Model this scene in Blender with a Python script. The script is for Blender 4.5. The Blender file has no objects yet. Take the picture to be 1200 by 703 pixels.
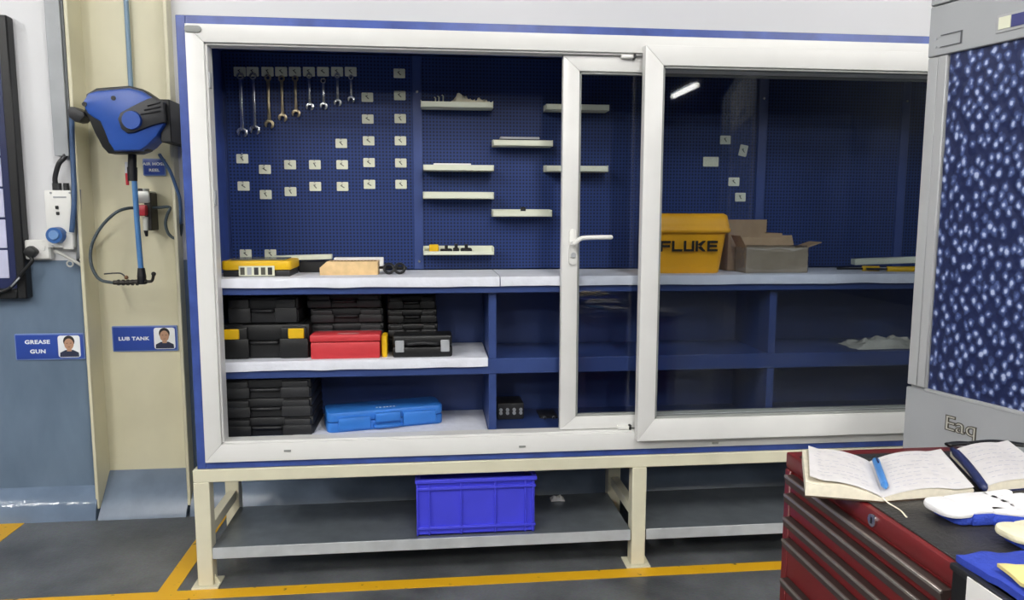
import bpy, bmesh, math, random
from mathutils import Vector, Matrix, noise

S = bpy.context.scene
COL = S.collection
RND = random.Random(11)
PI = math.pi

# ------------------------------------------------------------------ camera, world, exposure
CAM_LOC = Vector((0.9676, -3.0531, 1.55))
YAW, PITCH, ROLL, FPX = 0.10608, 0.11633, 0.001875, 870.0
FWD = Vector((math.sin(YAW) * math.cos(PITCH), math.cos(YAW) * math.cos(PITCH), -math.sin(PITCH)))
_r = Vector((math.cos(YAW), -math.sin(YAW), 0))
_u = _r.cross(FWD)
RGT = math.cos(ROLL) * _r + math.sin(ROLL) * _u
UPV = -math.sin(ROLL) * _r + math.cos(ROLL) * _u
cam_data = bpy.data.cameras.new('camera')
cam = bpy.data.objects.new('camera', cam_data)
COL.objects.link(cam)
cam.matrix_world = Matrix(((RGT.x, UPV.x, -FWD.x, CAM_LOC.x), (RGT.y, UPV.y, -FWD.y, CAM_LOC.y),
                           (RGT.z, UPV.z, -FWD.z, CAM_LOC.z), (0, 0, 0, 1)))
cam_data.sensor_fit = 'HORIZONTAL'
cam_data.sensor_width = 36.0
cam_data.lens = FPX / 1200.0 * 36.0
cam_data.clip_start = 0.02
S.camera = cam

world = bpy.data.worlds.new('world')
world.use_nodes = True
world.node_tree.nodes['Background'].inputs[0].default_value = (0.75, 0.82, 0.9, 1)
world.node_tree.nodes['Background'].inputs[1].default_value = 0.15
S.world = world
S.view_settings.view_transform = 'Standard'
S.view_settings.look = 'None'
S.view_settings.gamma = 1.0
S.view_settings.exposure = 0.0
LAMP_GLOW = 195.0
S.cycles.transparent_max_bounces = 32


def P(x, y, Y=0.0):
    """point of the vertical plane at depth Y (world) that stands at photo position x, y"""
    d = FWD + RGT * ((x - 600) / FPX) + UPV * ((351.5 - y) / FPX)
    return CAM_LOC + d * ((Y - CAM_LOC.y) / d.y)


def PZ(x, y, z):
    d = FWD + RGT * ((x - 600) / FPX) + UPV * ((351.5 - y) / FPX)
    return CAM_LOC + d * ((z - CAM_LOC.z) / d.z)


# ------------------------------------------------------------------ materials
def lin(h):
    h = h.lstrip('#')
    out = []
    for i in (0, 2, 4):
        c = int(h[i:i + 2], 16) / 255
        out.append(c / 12.92 if c <= 0.04045 else ((c + 0.055) / 1.055) ** 2.4)
    return tuple(out) + (1.0,)


def scale_col(c, k):
    return (min(1, c[0] * k), min(1, c[1] * k), min(1, c[2] * k), 1)


_M = {}


def mat(name, hexcol, rough=0.5, metal=0.0, var=0.07, sc=9.0, bump=0.0, bsc=60.0, spec=0.5):
    if name in _M:
        return _M[name]
    m = bpy.data.materials.new(name)
    m.use_nodes = True
    nt = m.node_tree
    b = nt.nodes['Principled BSDF']
    c = lin(hexcol)
    tc = nt.nodes.new('ShaderNodeTexCoord')
    n = nt.nodes.new('ShaderNodeTexNoise')
    n.inputs['Scale'].default_value = sc
    n.inputs['Detail'].default_value = 4
    nt.links.new(tc.outputs['Object'], n.inputs['Vector'])
    r = nt.nodes.new('ShaderNodeValToRGB')
    r.color_ramp.elements[0].position = 0.3
    r.color_ramp.elements[1].position = 0.7
    r.color_ramp.elements[0].color = scale_col(c, 1 - var)
    r.color_ramp.elements[1].color = scale_col(c, 1 + var)
    nt.links.new(n.outputs['Fac'], r.inputs['Fac'])
    nt.links.new(r.outputs['Color'], b.inputs['Base Color'])
    b.inputs['Roughness'].default_value = rough
    b.inputs['Metallic'].default_value = metal
    b.inputs['Specular IOR Level'].default_value = spec
    if bump:
        n2 = nt.nodes.new('ShaderNodeTexNoise')
        n2.inputs['Scale'].default_value = bsc
        n2.inputs['Detail'].default_value = 5
        nt.links.new(tc.outputs['Object'], n2.inputs['Vector'])
        bp = nt.nodes.new('ShaderNodeBump')
        bp.inputs['Strength'].default_value = bump
        bp.inputs['Distance'].default_value = 0.01
        nt.links.new(n2.outputs['Fac'], bp.inputs['Height'])
        nt.links.new(bp.outputs['Normal'], b.inputs['Normal'])
    _M[name] = m
    return m


def wall_mat():
    m = bpy.data.materials.new('wall_paint')
    m.use_nodes = True
    nt = m.node_tree
    b = nt.nodes['Principled BSDF']
    g = nt.nodes.new('ShaderNodeNewGeometry')
    sx = nt.nodes.new('ShaderNodeSeparateXYZ')
    nt.links.new(g.outputs['Position'], sx.inputs[0])
    gt = nt.nodes.new('ShaderNodeMath'); gt.operation = 'GREATER_THAN'
    gt.inputs[1].default_value = 1.313
    nt.links.new(sx.outputs['Z'], gt.inputs[0])
    n = nt.nodes.new('ShaderNodeTexNoise'); n.inputs['Scale'].default_value = 3.0; n.inputs['Detail'].default_value = 6
    mp = nt.nodes.new('ShaderNodeMapping')
    mp.inputs['Rotation'].default_value = (0, 0.7, 0)
    mp.inputs['Scale'].default_value = (2.5, 1, 1)
    nt.links.new(g.outputs['Position'], mp.inputs[0])
    nt.links.new(mp.outputs[0], n.inputs['Vector'])
    lo = nt.nodes.new('ShaderNodeValToRGB')
    lo.color_ramp.elements[0].color = lin('5d6f83'); lo.color_ramp.elements[1].color = lin('6d8095')
    lo.color_ramp.elements[0].position = .3; lo.color_ramp.elements[1].position = .75
    nt.links.new(n.outputs['Fac'], lo.inputs['Fac'])
    mx = nt.nodes.new('ShaderNodeMix'); mx.data_type = 'RGBA'
    nt.links.new(gt.outputs[0], mx.inputs['Factor'])
    nt.links.new(lo.outputs['Color'], mx.inputs['A'])
    mx.inputs['B'].default_value = lin('dcdde0')
    nt.links.new(mx.outputs['Result'], b.inputs['Base Color'])
    b.inputs['Roughness'].default_value = 0.42
    return m


def floor_mat():
    m = bpy.data.materials.new('floor_paint')
    m.use_nodes = True
    nt = m.node_tree
    b = nt.nodes['Principled BSDF']
    g = nt.nodes.new('ShaderNodeNewGeometry')
    n = nt.nodes.new('ShaderNodeTexNoise'); n.inputs['Scale'].default_value = 2.6; n.inputs['Detail'].default_value = 9; n.inputs['Roughness'].default_value = .65
    nt.links.new(g.outputs['Position'], n.inputs['Vector'])
    r = nt.nodes.new('ShaderNodeValToRGB')
    r.color_ramp.elements[0].color = lin('3f4245'); r.color_ramp.elements[1].color = lin('66696c')
    r.color_ramp.elements[0].position = .33; r.color_ramp.elements[1].position = .62
    nt.links.new(n.outputs['Fac'], r.inputs['Fac'])
    n2 = nt.nodes.new('ShaderNodeTexNoise'); n2.inputs['Scale'].default_value = 90; n2.inputs['Detail'].default_value = 3
    nt.links.new(g.outputs['Position'], n2.inputs['Vector'])
    mx = nt.nodes.new('ShaderNodeMix'); mx.data_type = 'RGBA'; mx.blend_type = 'OVERLAY'
    mx.inputs['Factor'].default_value = .35
    nt.links.new(r.outputs['Color'], mx.inputs['A'])
    nt.links.new(n2.outputs['Color'], mx.inputs['B'])
    nt.links.new(mx.outputs['Result'], b.inputs['Base Color'])
    rr = nt.nodes.new('ShaderNodeMapRange')
    rr.inputs['To Min'].default_value = .28; rr.inputs['To Max'].default_value = .5
    nt.links.new(n.outputs['Fac'], rr.inputs['Value'])
    nt.links.new(rr.outputs[0], b.inputs['Roughness'])
    bp = nt.nodes.new('ShaderNodeBump'); bp.inputs['Strength'].default_value = .25; bp.inputs['Distance'].default_value = .004
    nt.links.new(n2.outputs['Fac'], bp.inputs['Height'])
    nt.links.new(bp.outputs['Normal'], b.inputs['Normal'])
    return m


def line_mat():
    m = bpy.data.materials.new('yellow_line_paint')
    m.use_nodes = True
    nt = m.node_tree
    b = nt.nodes['Principled BSDF']
    g = nt.nodes.new('ShaderNodeNewGeometry')
    n = nt.nodes.new('ShaderNodeTexNoise'); n.inputs['Scale'].default_value = 22; n.inputs['Detail'].default_value = 8
    nt.links.new(g.outputs['Position'], n.inputs['Vector'])
    r = nt.nodes.new('ShaderNodeValToRGB')
    r.color_ramp.elements[0].color = lin('4a4636'); r.color_ramp.elements[1].color = lin('e0ab1c')
    r.color_ramp.elements[0].position = .29; r.color_ramp.elements[1].position = .36
    nt.links.new(n.outputs['Fac'], r.inputs['Fac'])
    nt.links.new(r.outputs['Color'], b.inputs['Base Color'])
    b.inputs['Roughness'].default_value = .45
    return m


def peg_mat():
    m = bpy.data.materials.new('perforated_blue_steel')
    m.use_nodes = True
    nt = m.node_tree
    b = nt.nodes['Principled BSDF']
    g = nt.nodes.new('ShaderNodeNewGeometry')
    sx = nt.nodes.new('ShaderNodeSeparateXYZ'); nt.links.new(g.outputs['Position'], sx.inputs[0])
    cx = nt.nodes.new('ShaderNodeCombineXYZ')
    nt.links.new(sx.outputs['X'], cx.inputs['X']); nt.links.new(sx.outputs['Z'], cx.inputs['Y'])
    v = nt.nodes.new('ShaderNodeTexVoronoi'); v.voronoi_dimensions = '2D'
    v.inputs['Scale'].default_value = 1 / .0155; v.inputs['Randomness'].default_value = 0
    nt.links.new(cx.outputs[0], v.inputs['Vector'])
    r = nt.nodes.new('ShaderNodeValToRGB')
    r.color_ramp.elements[0].color = lin('0c1433'); r.color_ramp.elements[1].color = lin('22376c')
    r.color_ramp.elements[0].position = .20; r.color_ramp.elements[1].position = .36
    nt.links.new(v.outputs['Distance'], r.inputs['Fac'])
    nt.links.new(r.outputs['Color'], b.inputs['Base Color'])
    b.inputs['Roughness'].default_value = .45
    b.inputs['Specular IOR Level'].default_value = .3
    return m


def glass_mat(name, t, tint=(0.93, 0.97, 1.0), refl=0.05, rough=.02):
    m = bpy.data.materials.new(name)
    m.use_nodes = True
    nt = m.node_tree
    nt.nodes.remove(nt.nodes['Principled BSDF'])
    out = nt.nodes['Material Output']
    tr = nt.nodes.new('ShaderNodeBsdfTransparent')
    tr.inputs[0].default_value = (t * tint[0], t * tint[1], t * tint[2], 1)
    gl = nt.nodes.new('ShaderNodeBsdfGlossy'); gl.inputs['Roughness'].default_value = rough
    lw = nt.nodes.new('ShaderNodeLayerWeight'); lw.inputs['Blend'].default_value = .5
    pw = nt.nodes.new('ShaderNodeMath'); pw.operation = 'POWER'; pw.inputs[1].default_value = 4
    nt.links.new(lw.outputs['Facing'], pw.inputs[0])
    ma = nt.nodes.new('ShaderNodeMath'); ma.operation = 'MULTIPLY_ADD'
    ma.inputs[1].default_value = .6; ma.inputs[2].default_value = refl
    nt.links.new(pw.outputs[0], ma.inputs[0])
    mx = nt.nodes.new('ShaderNodeMixShader')
    nt.links.new(ma.outputs[0], mx.inputs[0])
    nt.links.new(tr.outputs[0], mx.inputs[1]); nt.links.new(gl.outputs[0], mx.inputs[2])
    nt.links.new(mx.outputs[0], out.inputs['Surface'])
    return m


def fabric_mat():
    m = bpy.data.materials.new('navy_speckled_wrap')
    m.use_nodes = True
    nt = m.node_tree
    b = nt.nodes['Principled BSDF']
    tc = nt.nodes.new('ShaderNodeTexCoord')
    sx = nt.nodes.new('ShaderNodeSeparateXYZ'); nt.links.new(tc.outputs['Object'], sx.inputs[0])
    # diagonal lattice of pale tufts
    def combo(a, bb):
        q = nt.nodes.new('ShaderNodeMath'); q.operation = 'MULTIPLY'; q.inputs[1].default_value = a
        nt.links.new(sx.outputs['X'], q.inputs[0])
        w = nt.nodes.new('ShaderNodeMath'); w.operation = 'MULTIPLY_ADD'; w.inputs[1].default_value = bb
        nt.links.new(sx.outputs['Z'], w.inputs[0]); nt.links.new(q.outputs[0], w.inputs[2])
        return w
    cx = nt.nodes.new('ShaderNodeCombineXYZ')
    nt.links.new(combo(26, 17).outputs[0], cx.inputs['X']); nt.links.new(combo(-26, 17).outputs[0], cx.inputs['Y'])
    v = nt.nodes.new('ShaderNodeTexVoronoi'); v.voronoi_dimensions = '2D'
    v.inputs['Scale'].default_value = 1; v.inputs['Randomness'].default_value = .6
    nt.links.new(cx.outputs[0], v.inputs['Vector'])
    n = nt.nodes.new('ShaderNodeTexNoise'); n.inputs['Scale'].default_value = 38; n.inputs['Detail'].default_value = 5
    nt.links.new(tc.outputs['Object'], n.inputs['Vector'])
    ad = nt.nodes.new('ShaderNodeMath'); ad.operation = 'MULTIPLY_ADD'; ad.inputs[1].default_value = .95
    nt.links.new(n.outputs['Fac'], ad.inputs[0]); nt.links.new(v.outputs['Distance'], ad.inputs[2])
    r = nt.nodes.new('ShaderNodeValToRGB')
    e = r.color_ramp.elements
    e[0].color = lin('a9b5d4'); e[0].position = .54
    e[1].color = lin('18224a'); e[1].position = .92
    k = e.new(.68); k.color = lin('4a5a8a')
    nt.links.new(ad.outputs[0], r.inputs['Fac'])
    nt.links.new(r.outputs['Color'], b.inputs['Base Color'])
    b.inputs['Roughness'].default_value = .35
    bp = nt.nodes.new('ShaderNodeBump'); bp.inputs['Strength'].default_value = .5; bp.inputs['Distance'].default_value = .006
    bp.invert = True
    nt.links.new(ad.outputs[0], bp.inputs['Height']); nt.links.new(bp.outputs['Normal'], b.inputs['Normal'])
    return m


def glow_mat(name, hexcol, strength):
    m = bpy.data.materials.new(name)
    m.use_nodes = True
    b = m.node_tree.nodes['Principled BSDF']
    b.inputs['Base Color'].default_value = lin(hexcol)
    b.inputs['Emission Color'].default_value = lin(hexcol)
    b.inputs['Emission Strength'].default_value = strength
    return m


WALL, FLOOR, YLINE, PEG = wall_mat(), floor_mat(), line_mat(), peg_mat()
GLASS = glass_mat('door_glass', .93, tint=(.97, .985, 1.0), refl=.024)
WRAP = glass_mat('clear_wrap', .96, tint=(1, 1, 1), refl=.12, rough=.16)
CLEAR = glass_mat('clear_plastic', .85, tint=(.95, .95, .93), refl=.06)
FABRIC = fabric_mat()
CREAM = mat('cream_enamel', 'd6d2ba', .38, var=.04)
CREAMP = mat('cream_column_paint', 'd5d0b4', .42, var=.06, sc=3)
COVE = mat('grey_blue_gloss_paint', '6f8096', .12, var=.12, sc=7, bump=.5, bsc=11)
DADO = mat('plinth_paint', '6c7a8d', .3, var=.14, sc=8, bump=.2, bsc=14)
BLUE = mat('blue_enamel', '2e4279', .4, var=.06)
BLUET = mat('blue_tape_edge', '3a4f94', .3, var=.22, sc=14)
PVC = mat('white_pvc', 'dcdcda', .32, var=.02)
PVC2 = mat('grey_pvc_gasket', '8c8f8c', .5)
LINER = mat('white_foam_sheet', 'd5d8e2', .6, var=.05, sc=20, bump=.3, bsc=40)
GALVL = mat('galvanised_lip_lit', 'bcc1c5', .34, metal=.2, var=.1, sc=12)  # same metal as the shelf, light on the lip put into the colour
GALV = mat('galvanised_sheet_shaded', '7b8288', .28, metal=.5, var=.14, sc=12)  # shelf top painted darker for its dim reflection
CHROME = mat('chrome_steel', 'c9ccd0', .22, metal=1, var=.1, sc=30)
BRASSY = mat('aged_brassy_steel', 'a99c82', .3, metal=1, var=.15, sc=30)
BLACK = mat('black_plastic', '121315', .45, var=.15)
CHAR = mat('charcoal_plastic', '1f2023', .5, var=.1)
CHAR2 = mat('dark_grey_case_plastic', '28292c', .5, var=.1)
RED = mat('red_case_plastic', 'c8383f', .42, var=.06)
YEL = mat('yellow_case_plastic', 'e2b512', .42, var=.06)
AMBER = mat('amber_tub_plastic', 'fab41e', .4, var=.04)
SILV = mat('silver_latch', 'b9bcc0', .35, metal=.3)
CASEB = mat('sky_blue_case_plastic', '2f74c8', .42, var=.06)
CRATE = mat('royal_blue_crate_plastic', '4345d6', .4, var=.04)
WOOD = mat('pale_pine', 'd8b886', .6, var=.12, sc=25)
TAG = mat('cream_tag_card', 'd8dac4', .5, var=.04)
INK = mat('dark_ink', '4a4a40', .6)
TRAY = mat('cream_steel_tray', 'd9ddca', .4, var=.03)
CARD = mat('corrugated_cardboard', 'a58a6b', .7, var=.1, sc=15)
CARD2 = mat('cardboard_inside_shade', '6b5d4b', .75)
PAPER = mat('white_paper', 'ebe9e6', .6, var=.03)
PAGE = mat('ruled_page', 'd6d3d3', .6, var=.05, sc=40)
PEDGE = mat('page_block_edge', 'e3dcc8', .65, var=.08, sc=60)
RAG = mat('pale_rag_cloth', 'c6c4b8', .8, var=.1, bump=.4)
REELB = mat('reel_blue_plastic', '2751a6', .38, var=.05)
HOSEB = mat('blue_hose_rubber', '4a6f98', .4)
HOSEK = mat('dark_hose_rubber', '39454b', .45)
SIGNB = mat('sign_blue_plate', '2d4aa0', .35, var=.04)
SIGNR = mat('sign_border_blue', '6f86bd', .35)
WHITE = mat('white_print', 'eceff2', .5)
GREYP = mat('grey_trunking', 'a3a7ab', .45)
BOXW = mat('white_switch_plastic', 'e4e4e0', .38, var=.02)
SOCKB = mat('blue_socket_plastic', '31609f', .4)
REDK = mat('red_knob_plastic', 'b02a36', .4)
SKIN = mat('printed_skin_tone', 'b98f74', .6)
HAIR = mat('printed_black_hair', '1d1b1b', .6)
SHIRT = mat('printed_dark_shirt', '232a44', .6)
GREYB = mat('grey_partition_steel', '9da0a3', .5, var=.05, sc=4)
GREYB2 = mat('grey_partition_edge', 'a6a8aa', .48, var=.05, sc=4)
CHESTR = mat('red_chest_enamel', '6a1c1e', .38, var=.1, sc=5)
ALU = mat('bright_pull_edge', '9a938e', .35, metal=.6, var=.1, sc=30)
PULL = mat('dark_drawer_pull', '4c403d', .42, metal=.3, var=.1, sc=30)
RUBBER = mat('black_rubber_mat', '2c2b2a', .42, var=.3, sc=8, bump=.3, bsc=120)
GLOVEB = mat('blue_glove_knit', '2743b0', .75, var=.12, sc=60, bump=.5, bsc=200)
GLOVEW = mat('white_glove_palm', 'e4e3e4', .7, var=.04, bump=.3)
YCLOTH = mat('pale_yellow_cloth', 'dccb86', .8, var=.1, bump=.4, bsc=60)
CCLOTH = mat('cream_cloth', 'ded8bb', .8, var=.08, bump=.4, bsc=60)
BCLOTH = mat('blue_cloth', '2a40a8', .75, var=.1, bump=.4, bsc=60)
PENB = mat('blue_pen_plastic', '4682c4', .35)
NAVY = mat('navy_board', '1f2852', .4)
SCREEN = mat('pale_lavender_sheet', 'c9cbe6', .4)


# ------------------------------------------------------------------ mesh helpers
def add(bm, tmp, M=None):
    if M is not None:
        tmp.transform(M)
    me = bpy.data.meshes.new('tmp')
    tmp.to_mesh(me); tmp.free()
    bm.from_mesh(me)
    bpy.data.meshes.remove(me)
    return bm


def box(bm, x, y, z, bev=0.0, seg=1, M=None):
    t = bmesh.new()
    bmesh.ops.create_cube(t, size=1)
    for v in t.verts:
        v.co = Vector((x[0] + (v.co.x + .5) * (x[1] - x[0]), y[0] + (v.co.y + .5) * (y[1] - y[0]), z[0] + (v.co.z + .5) * (z[1] - z[0])))
    if bev:
        bmesh.ops.bevel(t, geom=t.edges[:], offset=bev, segments=seg, affect='EDGES', profile=.5)
    return add(bm, t, M)


def nb():
    return bmesh.new()


def bx(x, y, z, bev=0.0, seg=1, M=None):
    return box(nb(), x, y, z, bev, seg, M)


def prism(bm, poly, a0, a1, axis='y', bev=0.0, M=None):
    """extrude the polygon (2D) along an axis; axis y: poly is (x,z); x: (y,z); z: (x,y)"""
    t = bmesh.new()
    f = {'y': lambda p, a: (p[0], a, p[1]), 'x': lambda p, a: (a, p[0], p[1]), 'z': lambda p, a: (p[0], p[1], a)}[axis]
    lo = [t.verts.new(f(p, a0)) for p in poly]
    hi = [t.verts.new(f(p, a1)) for p in poly]
    n = len(poly)
    t.faces.new(lo); t.faces.new(hi[::-1])
    for i in range(n):
        j = (i + 1) % n
        t.faces.new((lo[j], lo[i], hi[i], hi[j]))
    bmesh.ops.recalc_face_normals(t, faces=t.faces[:])
    if bev:
        ed = [e for e in t.edges if len({v.index for v in e.verts}) and abs((Vector(e.verts[0].co) - Vector(e.verts[1].co)).length) > 0]
        caps = [e for e in t.edges if all((v in lo) for v in e.verts) or all((v in hi) for v in e.verts)]
        bmesh.ops.bevel(t, geom=caps, offset=bev, segments=2, affect='EDGES', profile=.5)
    return add(bm, t, M)


def rrect(w, h, r, n=4, cx=0, cy=0):
    pts = []
    for (sx, sy, a0) in ((1, 1, 0), (-1, 1, 90), (-1, -1, 180), (1, -1, 270)):
        for i in range(n + 1):
            a = math.radians(a0 + 90 * i / n)
            pts.append((cx + sx * (w / 2 - r) + r * math.cos(a), cy + sy * (h / 2 - r) + r * math.sin(a)))
    return pts


def cyl(bm, p0, p1, r0, r1=None, n=16):
    p0, p1 = Vector(p0), Vector(p1)
    r1 = r0 if r1 is None else r1
    d = p1 - p0
    t = bmesh.new()
    bmesh.ops.create_cone(t, cap_ends=True, segments=n, radius1=r0, radius2=max(r1, 1e-5), depth=d.length)
    q = d.to_track_quat('Z', 'Y').to_matrix().to_4x4()
    return add(bm, t, Matrix.Translation((p0 + p1) / 2) @ q)


def sph(bm, c, r, n=14, scale=(1, 1, 1)):
    t = bmesh.new()
    bmesh.ops.create_uvsphere(t, u_segments=n, v_segments=max(6, n // 2 + 2), radius=r)
    return add(bm, t, Matrix.Translation(c) @ Matrix.Diagonal((*scale, 1)))


def catmull(pts, k=6):
    pts = [Vector(p) for p in pts]
    if len(pts) < 3:
        return pts
    q = [pts[0] * 2 - pts[1]] + pts + [pts[-1] * 2 - pts[-2]]
    out = []
    for i in range(1, len(q) - 2):
        a, b, c, d = q[i - 1], q[i], q[i + 1], q[i + 2]
        for s in range(k):
            t = s / k
            out.append(.5 * ((2 * b) + (c - a) * t + (2 * a - 5 * b + 4 * c - d) * t * t + (3 * b - a - 3 * c + d) * t ** 3))
    out.append(pts[-1])
    return out


def tube(bm, pts, r, n=8, smooth=True, k=6, flat=1.0):
    pts = catmull(pts, k) if smooth else [Vector(p) for p in pts]
    rings = []
    prev = None
    for i, p in enumerate(pts):
        d = (pts[min(i + 1, len(pts) - 1)] - pts[max(i - 1, 0)]).normalized()
        if prev is None:
            a = d.orthogonal().normalized() if abs(d.z) > .9 else d.cross(Vector((0, 0, 1))).normalized()
        else:
            a = (prev - d * prev.dot(d)).normalized()
        prev = a
        b = d.cross(a)
        rr = r[min(i, len(r) - 1)] if isinstance(r, (list, tuple)) else r
        rings.append([bm.verts.new(p + (a * math.cos(2 * PI * j / n) + b * math.sin(2 * PI * j / n) * flat) * rr) for j in range(n)])
    for i in range(len(rings) - 1):
        for j in range(n):
            bm.faces.new((rings[i][j], rings[i][(j + 1) % n], rings[i + 1][(j + 1) % n], rings[i + 1][j]))
    bm.faces.new(rings[0][::-1]); bm.faces.new(rings[-1])
    return bm


def ring(bm, c, R, r, axis='y', n=20, m=8, M=None):
    t = bmesh.new()
    vs = []
    for i in range(n):
        a = 2 * PI * i / n
        row = []
        for j in range(m):
            b = 2 * PI * j / m
            u = R + r * math.cos(b)
            w = r * math.sin(b)
            p = {'y': (u * math.cos(a), w, u * math.sin(a)), 'z': (u * math.cos(a), u * math.sin(a), w), 'x': (w, u * math.cos(a), u * math.sin(a))}[axis]
            row.append(t.verts.new(Vector(p) + Vector(c)))
        vs.append(row)
    for i in range(n):
        for j in range(m):
            t.faces.new((vs[i][j], vs[(i + 1) % n][j], vs[(i + 1) % n][(j + 1) % m], vs[i][(j + 1) % m]))
    bmesh.ops.recalc_face_normals(t, faces=t.faces[:])
    return add(bm, t, M)


def sheet(bm, c00, c10, c11, c01, nu, nv, fn, thick=0.0):
    """bilinear patch displaced by fn(u,v)->Vector, given a thickness downwards"""
    c00, c10, c11, c01 = map(Vector, (c00, c10, c11, c01))
    def pt(u, v):
        return c00 * (1 - u) * (1 - v) + c10 * u * (1 - v) + c11 * u * v + c01 * (1 - u) * v + fn(u, v)
    top = [[bm.verts.new(pt(i / nu, j / nv)) for j in range(nv + 1)] for i in range(nu + 1)]
    for i in range(nu):
        for j in range(nv):
            bm.faces.new((top[i][j], top[i + 1][j], top[i + 1][j + 1], top[i][j + 1]))
    if thick:
        bot = [[bm.verts.new(top[i][j].co - Vector((0, 0, thick))) for j in range(nv + 1)] for i in range(nu + 1)]
        for i in range(nu):
            for j in range(nv):
                bm.faces.new((bot[i][j], bot[i][j + 1], bot[i + 1][j + 1], bot[i + 1][j]))
        for i in range(nu):
            bm.faces.new((top[i][0], bot[i][0], bot[i + 1][0], top[i + 1][0]))
            bm.faces.new((top[i][nv], top[i + 1][nv], bot[i + 1][nv], bot[i][nv]))
        for j in range(nv):
            bm.faces.new((top[0][j], top[0][j + 1], bot[0][j + 1], bot[0][j]))
            bm.faces.new((top[nu][j], bot[nu][j], bot[nu][j + 1], top[nu][j + 1]))
    bmesh.ops.recalc_face_normals(bm, faces=bm.faces[:])
    return bm


# ------------------------------------------------------------------ object helpers
ROOT = {}          # part name -> base of its thing


def obj(name, bm, m, parent=None, local=False, loc=None):
    """link ONE mesh object; world coordinates are shifted into the frame of the thing it belongs to"""
    base = Vector((0, 0, 0))
    if parent is not None and not local:
        base = ROOT.get(parent.name, Vector((0, 0, 0)))
    elif loc is not None and not local:
        base = Vector(loc)
    if base.length:
        bm.transform(Matrix.Translation(-base))
    for f in bm.faces:
        f.smooth = True
    for e in bm.edges:
        if len(e.link_faces) == 2:
            e.smooth = e.calc_face_angle(0) < 0.62
    me = bpy.data.meshes.new(name)
    bm.to_mesh(me); bm.free()
    me.materials.append(m)
    o = bpy.data.objects.new(name, me)
    COL.objects.link(o)
    if parent is not None:
        o.parent = parent
        ROOT[o.name] = ROOT.get(parent.name, Vector((0, 0, 0)))
    elif loc is not None:
        o.location = loc
        ROOT[o.name] = Vector(loc)
    return o


def tag(o, label, cat, group=None):
    o['label'] = label
    o['category'] = cat
    if group:
        o['group'] = group
    return o


def thing(name, label, cat, loc=(0, 0, 0), rz=0.0, group=None):
    o = bpy.data.objects.new(name, None)
    o.empty_display_size = .05
    COL.objects.link(o)
    o.location = loc
    o.rotation_euler = (0, 0, rz)
    ROOT[o.name] = Vector(loc)
    return tag(o, label, cat, group)


def struct(name, bm, m, parent=None):
    o = obj(name, bm, m, parent)
    if parent is None:
        o['kind'] = 'structure'
    return o


def dup(root, loc, rz=None, label=None, group=None):
    r = root.copy(); COL.objects.link(r)
    r.location = loc
    if rz is not None:
        r.rotation_euler = (0, 0, rz)
    if label:
        r['label'] = label
    if group:
        r['group'] = group
    for ch in list(root.children):
        c = ch.copy(); COL.objects.link(c); c.parent = r
        for g in ch.children:
            d = g.copy(); COL.objects.link(d); d.parent = c
    return r


def letters(name, txt, size, m, parent, loc, rot, depth=.0008, bold=0.0, xs=1.0, spacing=1.0):
    """real mesh lettering; loc and rot in the frame of the parent"""
    c = bpy.data.curves.new('txt', 'FONT')
    c.body = txt; c.size = size; c.align_x = 'CENTER'; c.align_y = 'CENTER'
    c.extrude = depth; c.offset = bold; c.space_character = spacing; c.resolution_u = 3
    t = bpy.data.objects.new('txt', c)
    COL.objects.link(t)
    dg = bpy.context.evaluated_depsgraph_get()
    me = bpy.data.meshes.new_from_object(t.evaluated_get(dg))
    bpy.data.objects.remove(t); bpy.data.curves.remove(c)
    me.name = name
    me.transform(Matrix.Translation(loc) @ rot.to_4x4() @ Matrix.Diagonal((xs, 1, 1, 1)))
    me.materials.clear(); me.materials.append(m)
    o = bpy.data.objects.new(name, me)
    COL.objects.link(o)
    o.parent = parent
    return o


FACING = Matrix.Rotation(PI / 2, 3, 'X')        # text that stands upright and faces -Y

# ================================================================== SETTING
struct('floor', bx((-6, 9), (-18, 1.3), (-.1, 0)), FLOOR)
struct('ceiling', bx((-6, 9), (-18, 1.3), (5.0, 5.1)), mat('ceiling_sheet', '5a5e62', .6))
struct('wall_back', bx((-.287, 9), (.85, 1.1), (0, 5)), WALL)
struct('wall_back', bx((-6, -.752), (.85, 1.1), (0, 5)), WALL)
HALL = mat('far_hall_wall', '34383c', .6)
struct('wall_left', bx((-6.1, -6), (-18, 1.3), (0, 5)), HALL)
struct('wall_right', bx((9, 9.1), (-18, 1.3), (0, 5)), HALL)
struct('wall_front', bx((-6, 9), (-18.1, -18), (0, 5)), HALL)
cove = [(.85, 0), (.755, 0), (.758, .03), (.768, .075), (.79, .115), (.82, .14), (.85, .152)]
struct('baseboard_back', prism(nb(), cove, -6, -.745, 'x'), COVE)
struct('baseboard_back', prism(nb(), [(.85, 0), (.755, 0), (.76, .03), (.80, .1), (.85, .14)], -.287, 9, 'x'), DADO)
# yellow floor markings
struct('trim_1', bx((-.95, 9), (-.098, -.025), (0, .002)), YLINE)
struct('trim_2', bx((-.172, -.098), (-.025, .755), (0, .002)), YLINE)
struct('trim_3', bx((-1.20, -1.085), (.10, .755), (0, .002)), YLINE)

# steel column of the hall
t = thing('steel_column', 'tall cream H-section steel column behind the hose reel', 'column', (-.52, .93, 0))
obj('web', bx((-.735, -.302), (.925, .94), (0, 5)), CREAMP, t)
obj('flange', bx((-.752, -.734), (.782, 1.08), (.05, 5), .003), CREAMP, t)
obj('flange', bx((-.304, -.286), (.782, 1.08), (.05, 5), .003), CREAMP, t)
obj('plinth', prism(nb(), [(.925, 0), (.752, 0), (.76, .02), (.915, .2), (.925, .203)], -.733, -.305, 'x'), DADO, t)


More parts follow.
